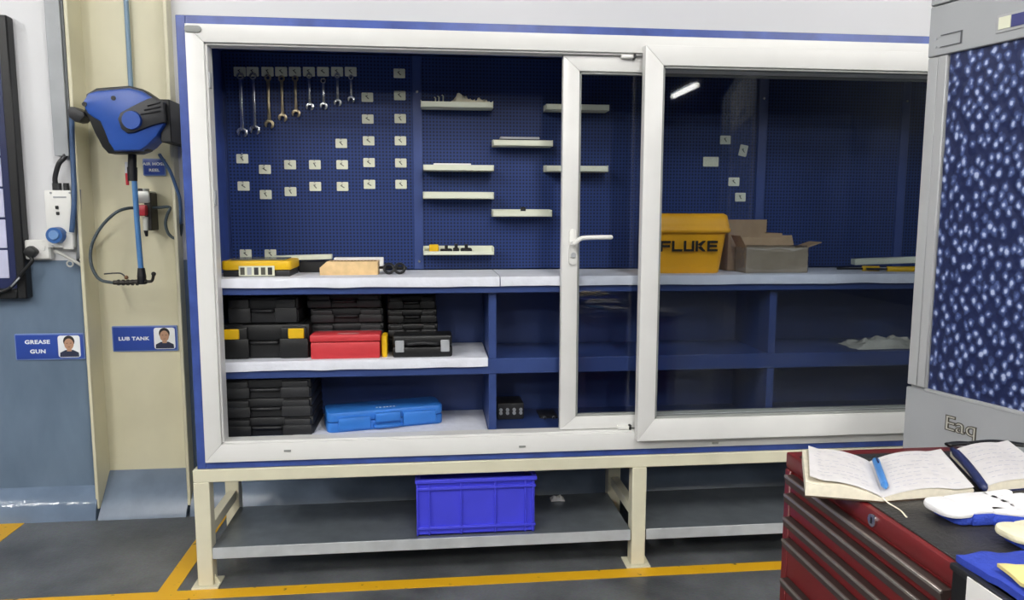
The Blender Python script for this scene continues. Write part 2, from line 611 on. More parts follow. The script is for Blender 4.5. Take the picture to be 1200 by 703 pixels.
def ceiling_light(x, y):
    q = thing('ceiling_light', 'long fluorescent batten under the hall ceiling', 'ceiling light', (x, y, 4.25), PI / 2, 'fluorescent battens of the hall')
    obj('housing', bx((-.75, .75), (-.1, .1), (.03, .1), .01), GREYP, q, local=True)
    b = nb(); cyl(b, (-.73, 0, -.025), (.73, 0, -.025), .05, n=14)
    obj('diffuser', b, TUBE if y > -12 else TUBE_DIM, q, local=True)
    obj('hanger', bx((-.006, .006), (-.006, .006), (.1, .76)), GREYP, q, local=True)
    return q


TUBE = glow_mat('fluorescent_diffuser', 'fffcf7', LAMP_GLOW)
TUBE_DIM = glow_mat('dimmed_fluorescent_diffuser', 'fffcf7', 16.0)  # far row dimmed so its streak in the door glass stays pale
for yy in (-3.3, -6.3, -9.6, -13.2):
    for xx in (-1.8, 1.9, 6.5):
        ceiling_light(xx, yy)
for yy in (-2.6, -5.6):  # extra battens added to brighten the left wall and column
    ceiling_light(-4.6, yy)

# ================================================================== CABINET
W = 3.70                                    # width of cabinet
cab = thing('tool_cabinet', 'large blue wall cabinet with white framed sliding glass doors', 'cabinet', (W / 2, .25, .508))
obj('side_panel', bx((0, .036), (0, .5), (.508, 2.299), .002), BLUET, cab)
obj('side_panel', bx((W - .036, W), (0, .5), (.508, 2.299), .002), BLUET, cab)
obj('top_panel', bx((.036, W - .036), (0, .5), (2.266, 2.299), .002), BLUET, cab)
obj('bottom_panel', bx((.036, W - .036), (0, .5), (.508, .537), .002), BLUET, cab)
obj('cabinet_floor', bx((.036, W - .036), (.08, .485), (.57, .595)), BLUE, cab)
obj('back_panel', bx((.036, W - .036), (.485, .5), (.537, 2.266)), BLUE, cab)
def mitred(b, x0, x1, z0, z1, l, r, lo, up, y0, y1, bev=.003):
    """four rails cut at 45 degrees at the corners"""
    A, B, C_, D = (x0, z0), (x1, z0), (x1, z1), (x0, z1)
    a, bb, c, d = (x0 + l, z0 + lo), (x1 - r, z0 + lo), (x1 - r, z1 - up), (x0 + l, z1 - up)
    for q in ((A, B, bb, a), (B, C_, c, bb), (C_, D, d, c), (D, A, a, d)):
        prism(b, q, y0, y1, 'y', bev)


# pvc outer frame, mitred rails with a stepped inner bead
fr = nb()
mitred(fr, .036, W - .036, .537, 2.266, .067, .067, .075, .068, -.012, .07)
for (x, z) in (((.103, .112), (.612, 2.198)), ((W - .112, W - .103), (.612, 2.198)), ((.103, W - .103), (2.19, 2.198)), ((.103, W - .103), (.612, .621))):
    box(fr, x, (.0, .066), z, .002)
ofr = obj('outer_frame', fr, PVC, cab)
for px_, py_ in ((337, 528), (612, 523), (838, 519)):
    q = P(px_, py_, -.012)
    obj('drain_cover', bx((q.x - .014, q.x + .014), (-.0165, -.012), (q.z - .004, q.z + .004), .001), PVC2, cab)
q = P(226, 34, -.012)
obj('badge', prism(nb(), rrect(.062, .026, .0125, 4, q.x, q.z), -.0175, -.0115, 'y', .0015), PVC2, cab)
for py_ in (94, 232):
    q = P(243, py_, .01)
    obj('strike_plate', bx((.112, .118), (.004, .03), (q.z - .03, q.z + .03), .002), SILV, cab)

# pegboard panels and their uprights
xs_ = [.05, .903, 1.63, P(892, 200, .456).x, 3.29, W - .05]
for i in range(5):
    obj('pegboard_panel', bx((xs_[i] + .003, xs_[i + 1] - .003), (.462, .470), (1.288, 2.262), .002), PEG, cab)
for x in xs_[1:5]:
    u = obj('upright', bx((x - .022, x + .022), (.456, .462), (1.288, 2.262), .0015), BLUE, cab)
    sc_ = nb()
    for z in (1.325, 2.1):
        cyl(sc_, (x, .457, z), (x, .452, z), .006, n=10)
    obj('screw', sc_, CHROME, u)

# shelves and dividers
obj('work_shelf', bx((.036, W - .036), (.068, .47), (1.214, 1.276), .003), BLUE, cab)
obj('middle_shelf', bx((.036, W - .036), (.10, .47), (.857, .925), .003), BLUE, cab)
for x in (1.203, 2.462):
    obj('divider', bx((x, x + .032), (.10, .47), (.595, .857)), BLUE, cab)
    obj('divider', bx((x, x + .032), (.10, .47), (.925, 1.214)), BLUE, cab)


# sliding doors
def sliding_door(x0, x1, z0, z1, y0, y1, st, rt, rb):
    f = nb()
    mitred(f, x0, x1, z0, z1, st, st, rb, rt, y0, y1)
    d = obj('sliding_door', f, PVC, cab)
    bead = nb()
    e = .010
    a, b, c, g = x0 + st, x1 - st, z0 + rb, z1 - rt
    for (x, z) in (((a, a + e), (c, g)), ((b - e, b), (c, g)), ((a, b), (c, c + e)), ((a, b), (g - e, g))):
        box(bead, x, (y0 + .008, y1 - .006), z, .002)
    obj('glazing_bead', bead, PVC2, d)
    m = (y0 + y1) / 2
    obj('glass_pane', bx((a + .004, b - .004), (m - .003, m + .003), (c + .004, g - .004)), GLASS, d)
    return d


d1 = sliding_door(1.503, 3.30, .624, 2.189, .018, .054, .068, .062, .055)
d2 = sliding_door(1.823, W - .06, .586, 2.220, -.060, -.014, .075, .078, .095)
h = nb()
q = P(671, 286, .012)
prism(h, rrect(.030, .15, .014, 4, q.x, q.z - .012), .006, .018, 'y', .002)
cyl(h, (q.x, .01, q.z + .005), (q.x, -.038, q.z + .005), .010)
tube(h, [(q.x - .002, -.034, q.z + .002), (q.x + .02, -.038, q.z + .022), (q.x + .05, -.038, q.z + .028), (q.x + .15, -.038, q.z + .030)], .0095, 10)
sph(h, (q.x + .15, -.038, q.z + .030), .0095)
obj('door_handle', h, BOXW, d1)
k = nb()
cyl(k, (q.x + .002, .006, q.z - .045), (q.x + .002, -.004, q.z - .045), .011)
obj('key_cylinder', k, SILV, d1)
for (px_, py_) in ((738, 66), (733, 501)):
    q = P(px_, py_, 0)
    l = nb()
    box(l, (q.x - .035, q.x + .016), (-.004, .02), (q.z - .008, q.z + .008), .003)
    lo = obj('bump_stop', l, BOXW, d1)
    obj('stop_pad', bx((q.x + .016, q.x + .026), (-.004, .018), (q.z - .011, q.z + .011), .002), BLACK, d1)

# ------------------------------------------------------------------ stand under the cabinet
st = thing('steel_stand', 'cream square tube stand with galvanised shelf carrying the cabinet', 'stand', (W / 2, .25, 0))
for x in (-.018, 1.822, W - .045):
    for y in (-.005, .44):
        l = obj('leg', bx((x, x + .063), (y, y + .06), (.008, .452), .003), CREAM, st)
        obj('foot_plate', bx((x - .022, x + .085), (y - .018, y + .085), (0, .008), .001), CREAM, l)
        g = nb()
        prism(g, [(x + .063, .008), (x + .085, .008), (x + .063, .05)], y + .02, y + .028, 'y')
        obj('gusset', g, CREAM, l)
    obj('side_rail', bx((x + .012, x + .052), (.055, .44), (.205, .25), .002), CREAM, st)
obj('front_beam', bx((-.018, W + .018), (-.005, .055), (.452, .506), .003), CREAM, st)
obj('rear_beam', bx((-.018, W + .018), (.44, .5), (.452, .506), .003), CREAM, st)
for x in (-.018, 1.822, W - .045):
    obj('cross_beam', bx((x, x + .063), (.055, .44), (.452, .506), .003), CREAM, st)
for x0, x1 in ((.046, 1.818), (1.889, W - .049)):
    sh = obj('lower_shelf', bx((x0, x1), (.0, .435), (.162, .170), .001), GALV, st)
    obj('shelf_lip', bx((x0, x1), (-.004, .0), (.122, .170), .001), GALVL, sh)

# ================================================================== LINERS
def liner(x0, x1, ztop, yf, yb, drop, label):
    b = nb()
    n = 60
    prof = [(yb, ztop + .002), (yf + .01, ztop + .003), (yf - .004, ztop + .001), (yf - .008, ztop - .008), (yf - .009, ztop - drop)]
    rows = []
    for i in range(n + 1):
        x = x0 + (x1 - x0) * i / n
        w = (noise.noise(Vector((x * 7, ztop * 9, 0))) * .004)
        rows.append([b.verts.new((x, y - (abs(w) if j >= 2 else 0), z + (w if j == 4 else 0))) for j, (y, z) in enumerate(prof)])
    for i in range(n):
        for j in range(len(prof) - 1):
            b.faces.new((rows[i][j], rows[i][j + 1], rows[i + 1][j + 1], rows[i + 1][j]))
    bmesh.ops.recalc_face_normals(b, faces=b.faces[:])
    bmesh.ops.solidify(b, geom=b.faces[:], thickness=-.0025)
    return tag(obj('shelf_liner', b, LINER, loc=((x0 + x1) / 2, yf, ztop)), label, 'shelf liner')


seamx = P(585, 320, .1).x
liner(.042, seamx - .002, 1.280, .067, .453, .036, 'white foam sheet covering the left half of the long work shelf')
liner(seamx + .002, W - .042, 1.280, .067, .453, .036, 'white foam sheet on the work shelf under the yellow tub')
liner(.042, 1.198, .928, .10, .468, .036, 'white foam sheet under the red case on the middle shelf')
liner(.36, 1.200, .5965, .10, .468, .0015, 'white foam sheet on the cabinet floor under the blue case')
Z1, Z2, Z3 = 1.2845, .9325, .601           # resting heights on the liners
ZF = .595

# ================================================================== WRENCHES
def wrench(L, metal):
    """combination wrench hanging by its ring end; origin at the hook"""
    b = nb()
    k = L / .29
    w = .0095 * (.55 + .45 * k)
    R = .017 * (.5 + .5 * k)
    ring(b, (0, 0, -R * .5), R * .78, R * .30, 'y', 16, 6)
    pts = [(-w * .9, -R * 1.1), (w * .9, -R * 1.1), (w * .62, -L * .5), (w * .9, -L + R * 1.9), (-w * .9, -L + R * 1.9), (-w * .62, -L * .5)]
    prism(b, pts, -.0028, .0028, 'y', .001)
    # open jaw, turned 15 degrees
    jaw = []
    n = 14
    for i in range(n + 1):
        a = math.radians(-58 + (296) * i / n)
        jaw.append((R * 1.45 * math.cos(a), R * 1.35 * math.sin(a)))
    ins = [(-.62, -.95), (-.62, .1), (-.3, .42), (.3, .42), (.62, .1), (.62, -.95)]
    jaw += [(R * p[0], R * p[1]) for p in ins]
    M = Matrix.Translation((0, 0, -L + R * .9)) @ Matrix.Rotation(math.radians(15), 4, 'Y')
    prism(b, jaw, -.0042, .0042, 'y', .001, M)
    return obj('wrench', b, metal)


TAGW, TAGH = .052, .041


def tool_tag(cx, cz, label, group, rot=0.0, w=TAGW, h=TAGH, printed=True, hook=True):
    t = thing('tool_tag', label, 'tag', (cx, .4615, cz), 0, group)
    M = Matrix.Rotation(rot, 4, 'Y')
    b = nb()
    prism(b, rrect(w, h, .004, 3), -.004, 0, 'y', .0008, M)
    obj('card', b, TAG, t, local=True)
    if printed:
        b = nb()
        s = RND.uniform(-.25, .25)
        box(b, (-.010, .010), (-.0046, -.004), (-.002, .002), 0, 1, M @ Matrix.Rotation(.8 + s, 4, 'Y') @ Matrix.Translation((0, 0, -.001)))
        box(b, (-.006, .004), (-.0046, -.004), (-.0015, .0015), 0, 1, M @ Matrix.Rotation(-.5 + s, 4, 'Y') @ Matrix.Translation((.002, 0, .007)))
        obj('printed_mark', b, INK, t, local=True)
    if hook:
        b = nb()
        tube(b, [(0, -.002, h * .42), (0, -.018, h * .42), (0, -.022, h * .52)], .0022, 6, False)
        obj('peg_hook', b, CHROME, t, local=True)
    return t


ORD = ['first', 'second', 'third', 'fourth', 'fifth', 'sixth', 'seventh', 'eighth', 'ninth']
wx = [281, 296, 313.5, 329.5, 345.5, 362, 378.5, 395, 411]
wb = [159, 156, 149, 141, 136, 128, 127, 123, 119]
wt = [90, 90, 92, 93, 93, 90, 96, 90, 92]
wcol = [CHROME, CHROME, BRASSY, BRASSY, BRASSY, CHROME, CHROME, CHROME, CHROME]
sizes = ['longest wrench, first', 'second longest chrome wrench, second', 'dull brassy wrench, third', 'dull brassy wrench, fourth', 'short brassy wrench, fifth', 'bright short wrench, sixth',
         'small wrench with a thin shank, seventh', 'small bright wrench, eighth', 'smallest wrench, ninth']
for i in range(9):
    a = P(wx[i], 84, .46)
    tool_tag(a.x, a.z, 'dull cream tag above the %s wrench from the left' % ORD[i], 'tool tags on the pegboard', hook=False)
    top = P(wx[i], wt[i], .44); bot = P(wx[i], wb[i], .44)
    w = wrench(top.z - bot.z + .012, wcol[i])
    w.location = (top.x, .447, top.z + .012)
    w.rotation_euler = (0, 0, 0)
    tag(w, '%s from the left in the hanging row' % sizes[i], 'wrench', 'wrenches hanging on the pegboard')
    hk = nb()
    cyl(hk, (top.x, .4625, top.z + .012), (top.x, .434, top.z + .012), .003, n=8)
    sph(hk, (top.x, .434, top.z + .012), .0042, 8)
    tag(obj('peg_hook', hk, CHROME, loc=(top.x, .4625, top.z + .012)), 'small steel peg hook holding the %s wrench from the left' % ORD[i], 'hook', 'peg hooks of the wrench row')

cols = [
    ('far left column', [(284, 186), (285.5, 218), (288, 297.5)]),
    ('second column from left', [(310.5, 198.5), (311.5, 228), (317, 297.5)]),
    ('third column from left', [(340, 193), (340.5, 224.5)]),
    ('fourth column from left', [(369, 193), (369.5, 218.5)]),
    ('fifth column from left', [(400, 168), (401, 193), (401.5, 218.5)]),
    ('five-tag column beside the smallest wrench', [(430.5, 114), (431, 139.5), (432, 165), (432.5, 190.5), (433, 216)]),
    ('six-tag column beside the panel seam', [(468, 86), (468.5, 112), (469, 139), (469.3, 165), (469.7, 191), (470, 216)]),
]
for nm, pts in cols:
    for j, (x, y) in enumerate(pts):
        a = P(x, y, .46)
        tool_tag(a.x, a.z, 'cream tag, %s from top, %s' % (ORD[j], nm), 'tool tags on the pegboard')
for x, y, r, w, h, lab, pr in ((850, 164, 0, .052, .041, 'cream tag behind glass above the yellow tub, topmost of five', True),
                               (871, 176.5, .2, .04, .054, 'tilted upright cream tag behind the right glass door', True),
                               (833, 189.5, 0, .076, .046, 'blank cream card, widest of the five behind the glass door', False),
                               (860, 213, 0, .054, .041, 'cream tag behind glass, second from the bottom above the tub', True),
                               (867.5, 231, 0, .053, .042, 'lowest cream tag behind the glass above the cardboard box', True)):
    a = P(x, y, .46)
    tool_tag(a.x, a.z, lab, 'tool tags on the pegboard', r, w, h, pr, False)

# ================================================================== PEGBOARD TRAYS
def tray(x0, x1, ytop, ybot, label, depth=.095, lip=.026):
    yf = .462 - depth
    a, b = P(x0, ybot, yf), P(x1, ybot, yf)
    xl, xr = a.x, b.x
    zb = (a.z + b.z) / 2
    zt = max(P(x0, ytop, yf).z, zb + .022) if ytop else zb + .03
    zt = min(zt, zb + .036)
    t = thing('pegboard_tray', label, 'tray', ((xl + xr) / 2, .462, zb), 0, 'trays hung on the pegboard')
    obj('tray_base', bx((xl, xr), (yf, .455), (zb, zb + .003), .0008), TRAY, t)
    obj('front_lip', bx((xl, xr), (yf, yf + .003), (zb, zb + lip), .0008), TRAY, t)
    for x in (xl, xr - .003):
        e = nb()
        prism(e, [(yf, zb), (.455, zb), (.455, zt + .004), (yf, zt)], x, x + .003, 'x')
        obj('end_plate', e, TRAY, t)
    obj('back_plate', bx((xl, xr), (.452, .455), (zb, zt + .004), .0008), TRAY, t)
    return xl, xr, yf, zb + .003, zt


T1 = tray(493, 578, 117, 126, 'cream tray holding a crumpled pale rag, topmost of the trays')
T2 = tray(578, 648, 163.5, 171, 'cream tray with dark flat packs, high beside the door frame')
T3 = tray(496, 579, 193.5, 200, 'cream tray with a thin paper strip, second in the left stack')
T4 = tray(495.5, 579, 225, 233, 'empty looking cream tray, third down in the left stack')
T5 = tray(577.5, 647, 246, 254, 'cream tray holding one small black clip')
T6 = tray(496, 579, 289.5, 299, 'lowest cream tray holding a yellow block and black bits', lip=.018)
T7 = tray(640, 714, 122, 129, 'cream tray half behind the sliding door frame, upper one')
T8 = tray(640, 713, 193.5, 201, 'cream tray half behind the sliding door frame, lower one')


def crumple(x0, x1, y0, y1, z, h, seed, n=22, peak=None, edge=.2):
    b = nb()
    def fn(u, v):
        e = min(u, 1 - u, v, 1 - v)
        f = min(1, e / edge)
        s = abs(noise.noise(Vector((u * 4 + seed, v * 4, seed)))) * 1.2 + abs(noise.noise(Vector((u * 9, v * 9 + seed, seed * 2)))) * .6
        s += max(0, .6 - abs(u - .45) * 1.6) if peak else .25
        jx = noise.noise(Vector((u * 5, v * 5, seed + 7))) * (x1 - x0) * .05
        jy = noise.noise(Vector((u * 5, v * 5, seed + 17))) * (y1 - y0) * .06
        return Vector((jx, jy, .004 + h * f * s * .75))
    sheet(b, (x0, y0, z), (x1, y0, z), (x1, y1, z), (x0, y1, z), n, max(6, n // 2), fn, .003)
    return b


# contents of the trays
q0, q1 = P(523, 120, .41).x, P(562, 120, .41).x
tag(obj('rag', crumple(q0, q1, .38, .45, T1[3], .075, 3.1, 18, True), CCLOTH, loc=((q0 + q1) / 2, .41, T1[3])), 'crumpled pale rag peaking over the topmost tray', 'rag')
q0, q1 = P(553, 120, .41).x, P(574, 120, .41).x
tag(obj('paper_scrap', crumple(q0, q1, .38, .44, T1[3], .06, 5.4, 10), CCLOTH, loc=((q0 + q1) / 2, .41, T1[3])), 'crumpled paper scrap at the right end of the topmost tray', 'paper')
for i, (x, hgt) in enumerate(((503, .022), (510, .045), (514, .05), (519, .055), (577, .03))):
    a = P(x, 120, .42)
    ax = min(a.x, T1[1] - .012)
    b = nb()
    tube(b, [(ax - .012, .415, T1[3] + .003), (ax, .425, T1[3] + .003), (ax + .002, .43, T1[3] + hgt), (ax - .004, .43, T1[3] + hgt + .006)], .003, 6, False)
    tag(obj('thin_strip', b, TRAY, loc=(ax, .42, T1[3])), 'thin pale strip standing in the topmost tray, %s from the left' % ORD[i], 'strip', 'thin strips in the topmost tray')
for j, (xa, xb, z, m_) in enumerate(((581, 640, .030, CHAR), (586, 632, .041, GREYP))):
    a, b_ = P(xa, 160, .4).x, P(xb, 160, .4).x
    b = nb()
    box(b, (a, b_), (.39, .445), (T2[3] + z - .012, T2[3] + z - .001), .002)
    if j == 0:
        box(b, (a + .02, b_ - .02), (.395, .44), (T2[3], T2[3] + z - .012), .001)
    tag(obj('flat_pack', b, m_, loc=((a + b_) / 2, .41, T2[3])), ['dark flat pack lying in the tray beside the door frame', 'grey flat pack on top of a dark pack in the tray'][j], 'pack')
a, b_ = P(508, 195, .4).x, P(552, 195, .4).x
tag(obj('paper_strip', bx((a, b_), (.40, .44), (T3[3], T3[3] + .032), .002), PAPER, loc=((a + b_) / 2, .42, T3[3])), 'thin white paper strip standing in the second tray of the left stack', 'paper')
a = P(613, 247, .38).x
tag(obj('clip', bx((a - .012, a + .012), (.372, .385), (T5[3], T5[3] + .042), .004), BLACK, loc=(a, .38, T5[3])), 'small black clip in the tray lower right of the stack', 'clip')
a, b_ = P(503, 293, .40).x, P(514, 293, .40).x
tag(obj('yellow_block', bx((a, b_), (.385, .43), (T6[3], T6[3] + .045), .004), YEL, loc=((a + b_) / 2, .41, T6[3])), 'small yellow block in the lowest tray', 'block')
for i, (x0, x1, hh) in enumerate(((516, 530, .036), (531, 538, .042), (540, 553, .04))):
    a, b_ = P(x0, 293, .40).x, P(x1, 293, .40).x
    b = nb()
    box(b, (a, b_), (.385, .43), (T6[3], T6[3] + hh * .7), .004)
    cyl(b, ((a + b_) / 2, .40, T6[3] + hh * .6), ((a + b_) / 2, .40, T6[3] + hh + .006), .008, n=10)
    tag(obj('black_fitting', b, BLACK, loc=((a + b_) / 2, .41, T6[3])), 'small black fitting in the lowest tray, %s right of the yellow block' % ORD[i], 'fitting', 'black fittings in the lowest tray')

# ================================================================== CASES
def case(name, label, x0, x1, yf, yb, z0, z1, shell, latchm=None, group=None, handle=True, latchpos=.36):
    """hard case lying flat: shells, recessed bay with a handle, latches"""
    w, hh = x1 - x0, z1 - z0
    cx = (x0 + x1) / 2
    t = thing(name, label, 'case', (cx, yf, z0), 0, group)
    d = yb - yf
    zm = hh * .52
    r = min(.018, d * .12)
    lo = nb(); up = nb()
    bay = w * .17
    for b, za, zb in ((lo, 0, zm - .0015), (up, zm + .0015, hh)):
        box(b, (-w / 2, w / 2), (r * 1.1, d), (za, zb), .006, 2)
    for s in (-1, 1):
        x0_, x1_ = sorted((s * bay, s * (w / 2 - .004)))
        box(lo, (x0_, x1_), (0, r * 1.3), (.003, hh * .60), .005, 2)
        box(lo, (x0_ + .006, x1_ - .006), (.003, r * 1.3), (hh * .55, hh * .93), .005, 2)
        box(up, (s * w * .33 - w * .09, s * w * .33 + w * .09), (.02, d - .02), (hh - .002, hh + .003), .002)
    obj('lower_shell', lo, shell, t, local=True)
    obj('lid', up, shell, t, local=True)
    if handle:
        b = nb()
        tube(b, [(-bay + .004, .012, zm * .95), (-bay + .012, .001, zm * .95), (bay - .012, .001, zm * .95), (bay - .004, .012, zm * .95)], .007, 8, False)
        obj('handle', b, shell, t, local=True)
    if latchm:
        for s in (-1, 1):
            obj('latch', bx((s * w * latchpos - .033, s * w * latchpos + .033), (-.005, .006), (hh * .60, hh * .90), .003), latchm, t, local=True)
    return t


yf = .14
xa, xb = P(256, 400, yf).x, P(362, 400, yf).x
zt = Z2 + .145
c1 = case('tool_case', 'large black case with yellow latches at the left of the middle shelf', xa, xb, yf, .44, Z2, zt, BLACK, YEL)
xa, xb = P(266, 370, .17).x, P(349, 370, .17).x
case('tool_case', 'black case lying on the large case with yellow latches', xa, xb, .17, .43, zt + .003, zt + .115, CHAR)

# grey stack behind the red case
yf = .24
xa, xb = P(363, 380, yf).x, P(449, 380, yf).x
dz = .067
for j in range(4):
    off = -.012 if j == 3 else 0
    case('tool_case', ['dark grey case at the bottom of the stack behind the red case', 'dark grey case, second from the bottom behind the red case',
                       'dark grey case, third up in the stack behind the red case', 'topmost dark grey case under the work shelf, above the red case'][j],
         xa + off, xb + off * .5, yf + (-.005 if j == 3 else 0), .45, Z2 + .001 + j * dz, Z2 - .002 + (j + 1) * dz, CHAR2, None, 'dark grey cases behind the red case')
# black stack behind the silver latched case
xa, xb = P(454, 380, yf).x, P(514, 380, yf).x
dz = .064
for j in range(4):
    case('tool_case', ['slim black case at the bottom, behind the silver latched case', 'slim black case, second from the bottom behind the silver latches',
                       'slim black case, third up behind the silver latches', 'topmost slim black case right of the grey stack'][j],
         xa, xb - .004 * j, yf, .45, Z2 + .001 + j * dz, Z2 - .002 + (j + 1) * dz, BLACK, None, 'slim black cases behind the silver latched case')

# red case
yf = .115
xa, xb = P(364, 410, yf).x, P(445, 410, yf).x
zt = Z2 + .105
t = thing('red_case', 'red plastic case on the white middle shelf in front of dark grey cases', 'case', ((xa + xb) / 2, yf, Z2))
obj('lower_shell', bx((xa, xb), (yf, .225), (Z2, Z2 + .072), .006, 2), RED, t)
obj('lid', bx((xa - .003, xb + .003), (yf - .003, .228), (Z2 + .074, zt), .007, 2), RED, t)
obj('label_strip', bx((xa + .11, xa + .20), (yf + .015, yf + .04), (zt - .001, zt + .001)), mat('faded_print', 'c98a8a', .6), t)
xa, xb = P(446, 400, .15).x + .001, P(453, 400, .15).x
tag(obj('yellow_box', bx((xa + .004, xb + .003), (.13, .22), (Z2, Z2 + .095), .004), YEL, loc=(xa, .17, Z2)), 'narrow yellow box between the red case and the silver latched case', 'box')

# silver latched case with rounded top and carry handle
yf = .115
xa, xb = P(460, 410, yf).x, P(530, 410, yf).x
w = xb - xa
t = thing('latched_case', 'black case with two silver latches at the front of the middle shelf', 'case', ((xa + xb) / 2, yf, Z2))
obj('lower_shell', bx((-w / 2, w / 2), (0, .115), (0, .048), .010, 3), BLACK, t, local=True)
obj('lid', bx((-w / 2, w / 2), (0, .115), (.050, .098), .012, 3), BLACK, t, local=True)
for s in (-1, 1):
    obj('latch', bx((s * w * .38 - .019, s * w * .38 + .019), (-.006, .003), (.024, .076), .003), SILV, t, local=True)
b = nb()
tube(b, [(-w * .26, .004, .058), (-w * .2, -.01, .062), (0, -.014, .066), (w * .2, -.01, .062), (w * .26, .004, .058)], .0075, 8)
obj('handle', b, CHAR, t, local=True)

# stack on the cabinet floor
xa, xb = P(257, 480, .13).x, P(366, 480, .13).x
dz = .083
for j in range(3):
    case('tool_case', ['big black case at the bottom of the stack on the cabinet floor', 'big black case in the middle of the floor stack beside the blue case',
                       'big black case on top of the floor stack, just under the shelf'][j],
         xa, xb - .003 * j, .13, .44, ZF + .001 + j * dz, ZF - .001 + (j + 1) * dz, CHAR, None, 'big black cases on the cabinet floor')

# blue case lying at an angle
a, b_ = P(376, 513, .115), P(519, 497, .23)
L = math.hypot(b_.x - a.x - .02, .10)
t = thing('blue_case', 'bright blue tool case lying at an angle on the cabinet floor', 'case', (a.x + .028, .125, Z3), math.atan2(.12, b_.x - a.x))
hb = .088
prof = rrect(L, .17, .03, 5, L / 2, .095)
b = nb(); prism(b, prof, 0, hb * .5 - .001, 'z', .006)
obj('lower_shell', b, CASEB, t, local=True)
b = nb(); prism(b, prof, hb * .5 + .001, hb, 'z', .008)
obj('lid', b, CASEB, t, local=True)
for (u0, u1, z0_, z1_) in ((.09, .36, .012, .066), (.40, .62, .034, .076), (.64, .93, .012, .070)):
    obj('front_pad', bx((L * u0, L * u1), (-.006, .03), (z0_, z1_), .006, 2), CASEB, t, local=True)
b = nb()
tube(b, [(L * .39, .02, .02), (L * .41, -.012, .018), (L * .60, -.012, .018), (L * .63, .02, .02)], .008, 8, False)
obj('handle', b, CASEB, t, local=True)
b = nb()
for u in (.42, .45, .485, .51, .54, .57):
    box(b, (L * u, L * u + .008), (.045, .053), (hb - .0005, hb + .0008))
obj('print_dabs', b, WHITE, t, local=True)

# two dim boxes in the second bay of the cabinet floor
for (x0, x1, y1, lab) in ((583, 614, 473, 'dim grey box with rows of studs in the second floor bay'), (633, 654, 489, 'small dim box beside the door stile in the second floor bay')):
    xa, xb = P(x0, 500, .3).x, P(x1, 500, .3).x
    hh = P(x0, y1, .3).z - ZF
    t = thing('stud_box', lab, 'box', ((xa + xb) / 2, .30, ZF))
    obj('box_body', bx((xa, xb), (.30, .44), (ZF, ZF + hh), .006, 2), CHAR2, t)
    for j, zz in enumerate((.42, .62)):
        for i in range(4 if x0 < 600 else 2):
            b = nb()
            xx = xa + (xb - xa) * (i + .5) / (4 if x0 < 600 else 2)
            cyl(b, (xx, .301, ZF + hh * zz), (xx, .292, ZF + hh * zz), .008, n=10)
            obj('stud', b, GREYP, t)

# ================================================================== WORK SHELF CONTENTS
# yellow organiser
yf = .125
xa, xb = P(259, 318, yf).x, P(341, 318, yf).x
t = thing('organiser_box', 'yellow and black organiser box with pictured label on the work shelf', 'organiser', ((xa + xb) / 2, yf, Z1))
obj('lower_shell', bx((xa + .006, xb - .006), (yf + .004, .33), (Z1, Z1 + .027), .004, 2), CHAR, t)
b = nb()
prism(b, rrect(xb - xa, .215, .02, 4, (xa + xb) / 2, yf + .1075), Z1 + .028, Z1 + .067, 'z', .006)
obj('lid', b, YEL, t)
obj('clear_lid_window', bx((xa + .03, xb - .03), (yf + .03, yf + .19), (Z1 + .066, Z1 + .072), .003), mat('smoky_clear_lid', '77776a', .2), t)
lb = obj('picture_label', bx((xa + .072, xb - .066), (yf - .005, yf - .001), (Z1 + .004, Z1 + .046), .001), TAG, t)
ww = (xb - xa) - .138
for i in range(5):
    c = xa + .072 + ww * (i + .55) / 5.2
    obj('picture_mark', bx((c - .009, c + .009), (yf - .0062, yf - .005), (Z1 + .009, Z1 + .040), .0005), [INK, GREYP, CHAR2, INK, CHAR2][i], lb)
# black box and cream strip behind
xa, xb = P(351, 314, .25).x, P(381, 314, .25).x
tag(obj('black_box', bx((xa - .02, xb), (.345, .43), (Z1, Z1 + .05), .004), BLACK, loc=(xa, .38, Z1)), 'flat black box between the organiser and the wooden block', 'box')
a, b_ = P(319, 303, .33), P(390, 301, .40)
b = nb()
box(b, (0, b_.x - a.x), (0, .05), (0, .022), .002)
o = obj('cream_tray_strip', b, TRAY, local=True)
o.location = (a.x + .0, .355, Z1 + .052); o.rotation_euler = (0, -.02, .05)
tag(o, 'long cream tray strip lying on the black box behind the organiser', 'strip')
# wooden block with chamfered ends
xa, xb = P(375, 320, .19).x, P(443, 320, .19).x
b = nb()
zh = .058
prism(b, [(xa, Z1), (xb, Z1), (xb, Z1 + zh), (xa + .03, Z1 + zh), (xa, Z1 + zh * .55)], .18, .30, 'y', .002)
t = thing('wooden_block', 'pale pine block with a chamfered left end on the work shelf', 'block', ((xa + xb) / 2, .22, Z1))
obj('block', b, WOOD, t)
g = nb()
for i in range(14):
    x = xa + .045 + i * (xb - xa - .06) / 13
    cyl(g, (x, .235, Z1 + zh), (x, .235, Z1 + zh + .0015), .005, n=8)
obj('bored_holes', g, mat('dark_bored_wood', '6d5434', .7), t)
a, b_ = P(391, 306, .35), P(449, 306, .35)
tag(obj('white_strip', bx((a.x, b_.x), (.36, .40), (Z1, Z1 + .065), .003), PAPER, loc=(a.x, .38, Z1)), 'white strip standing behind the wooden block', 'strip')
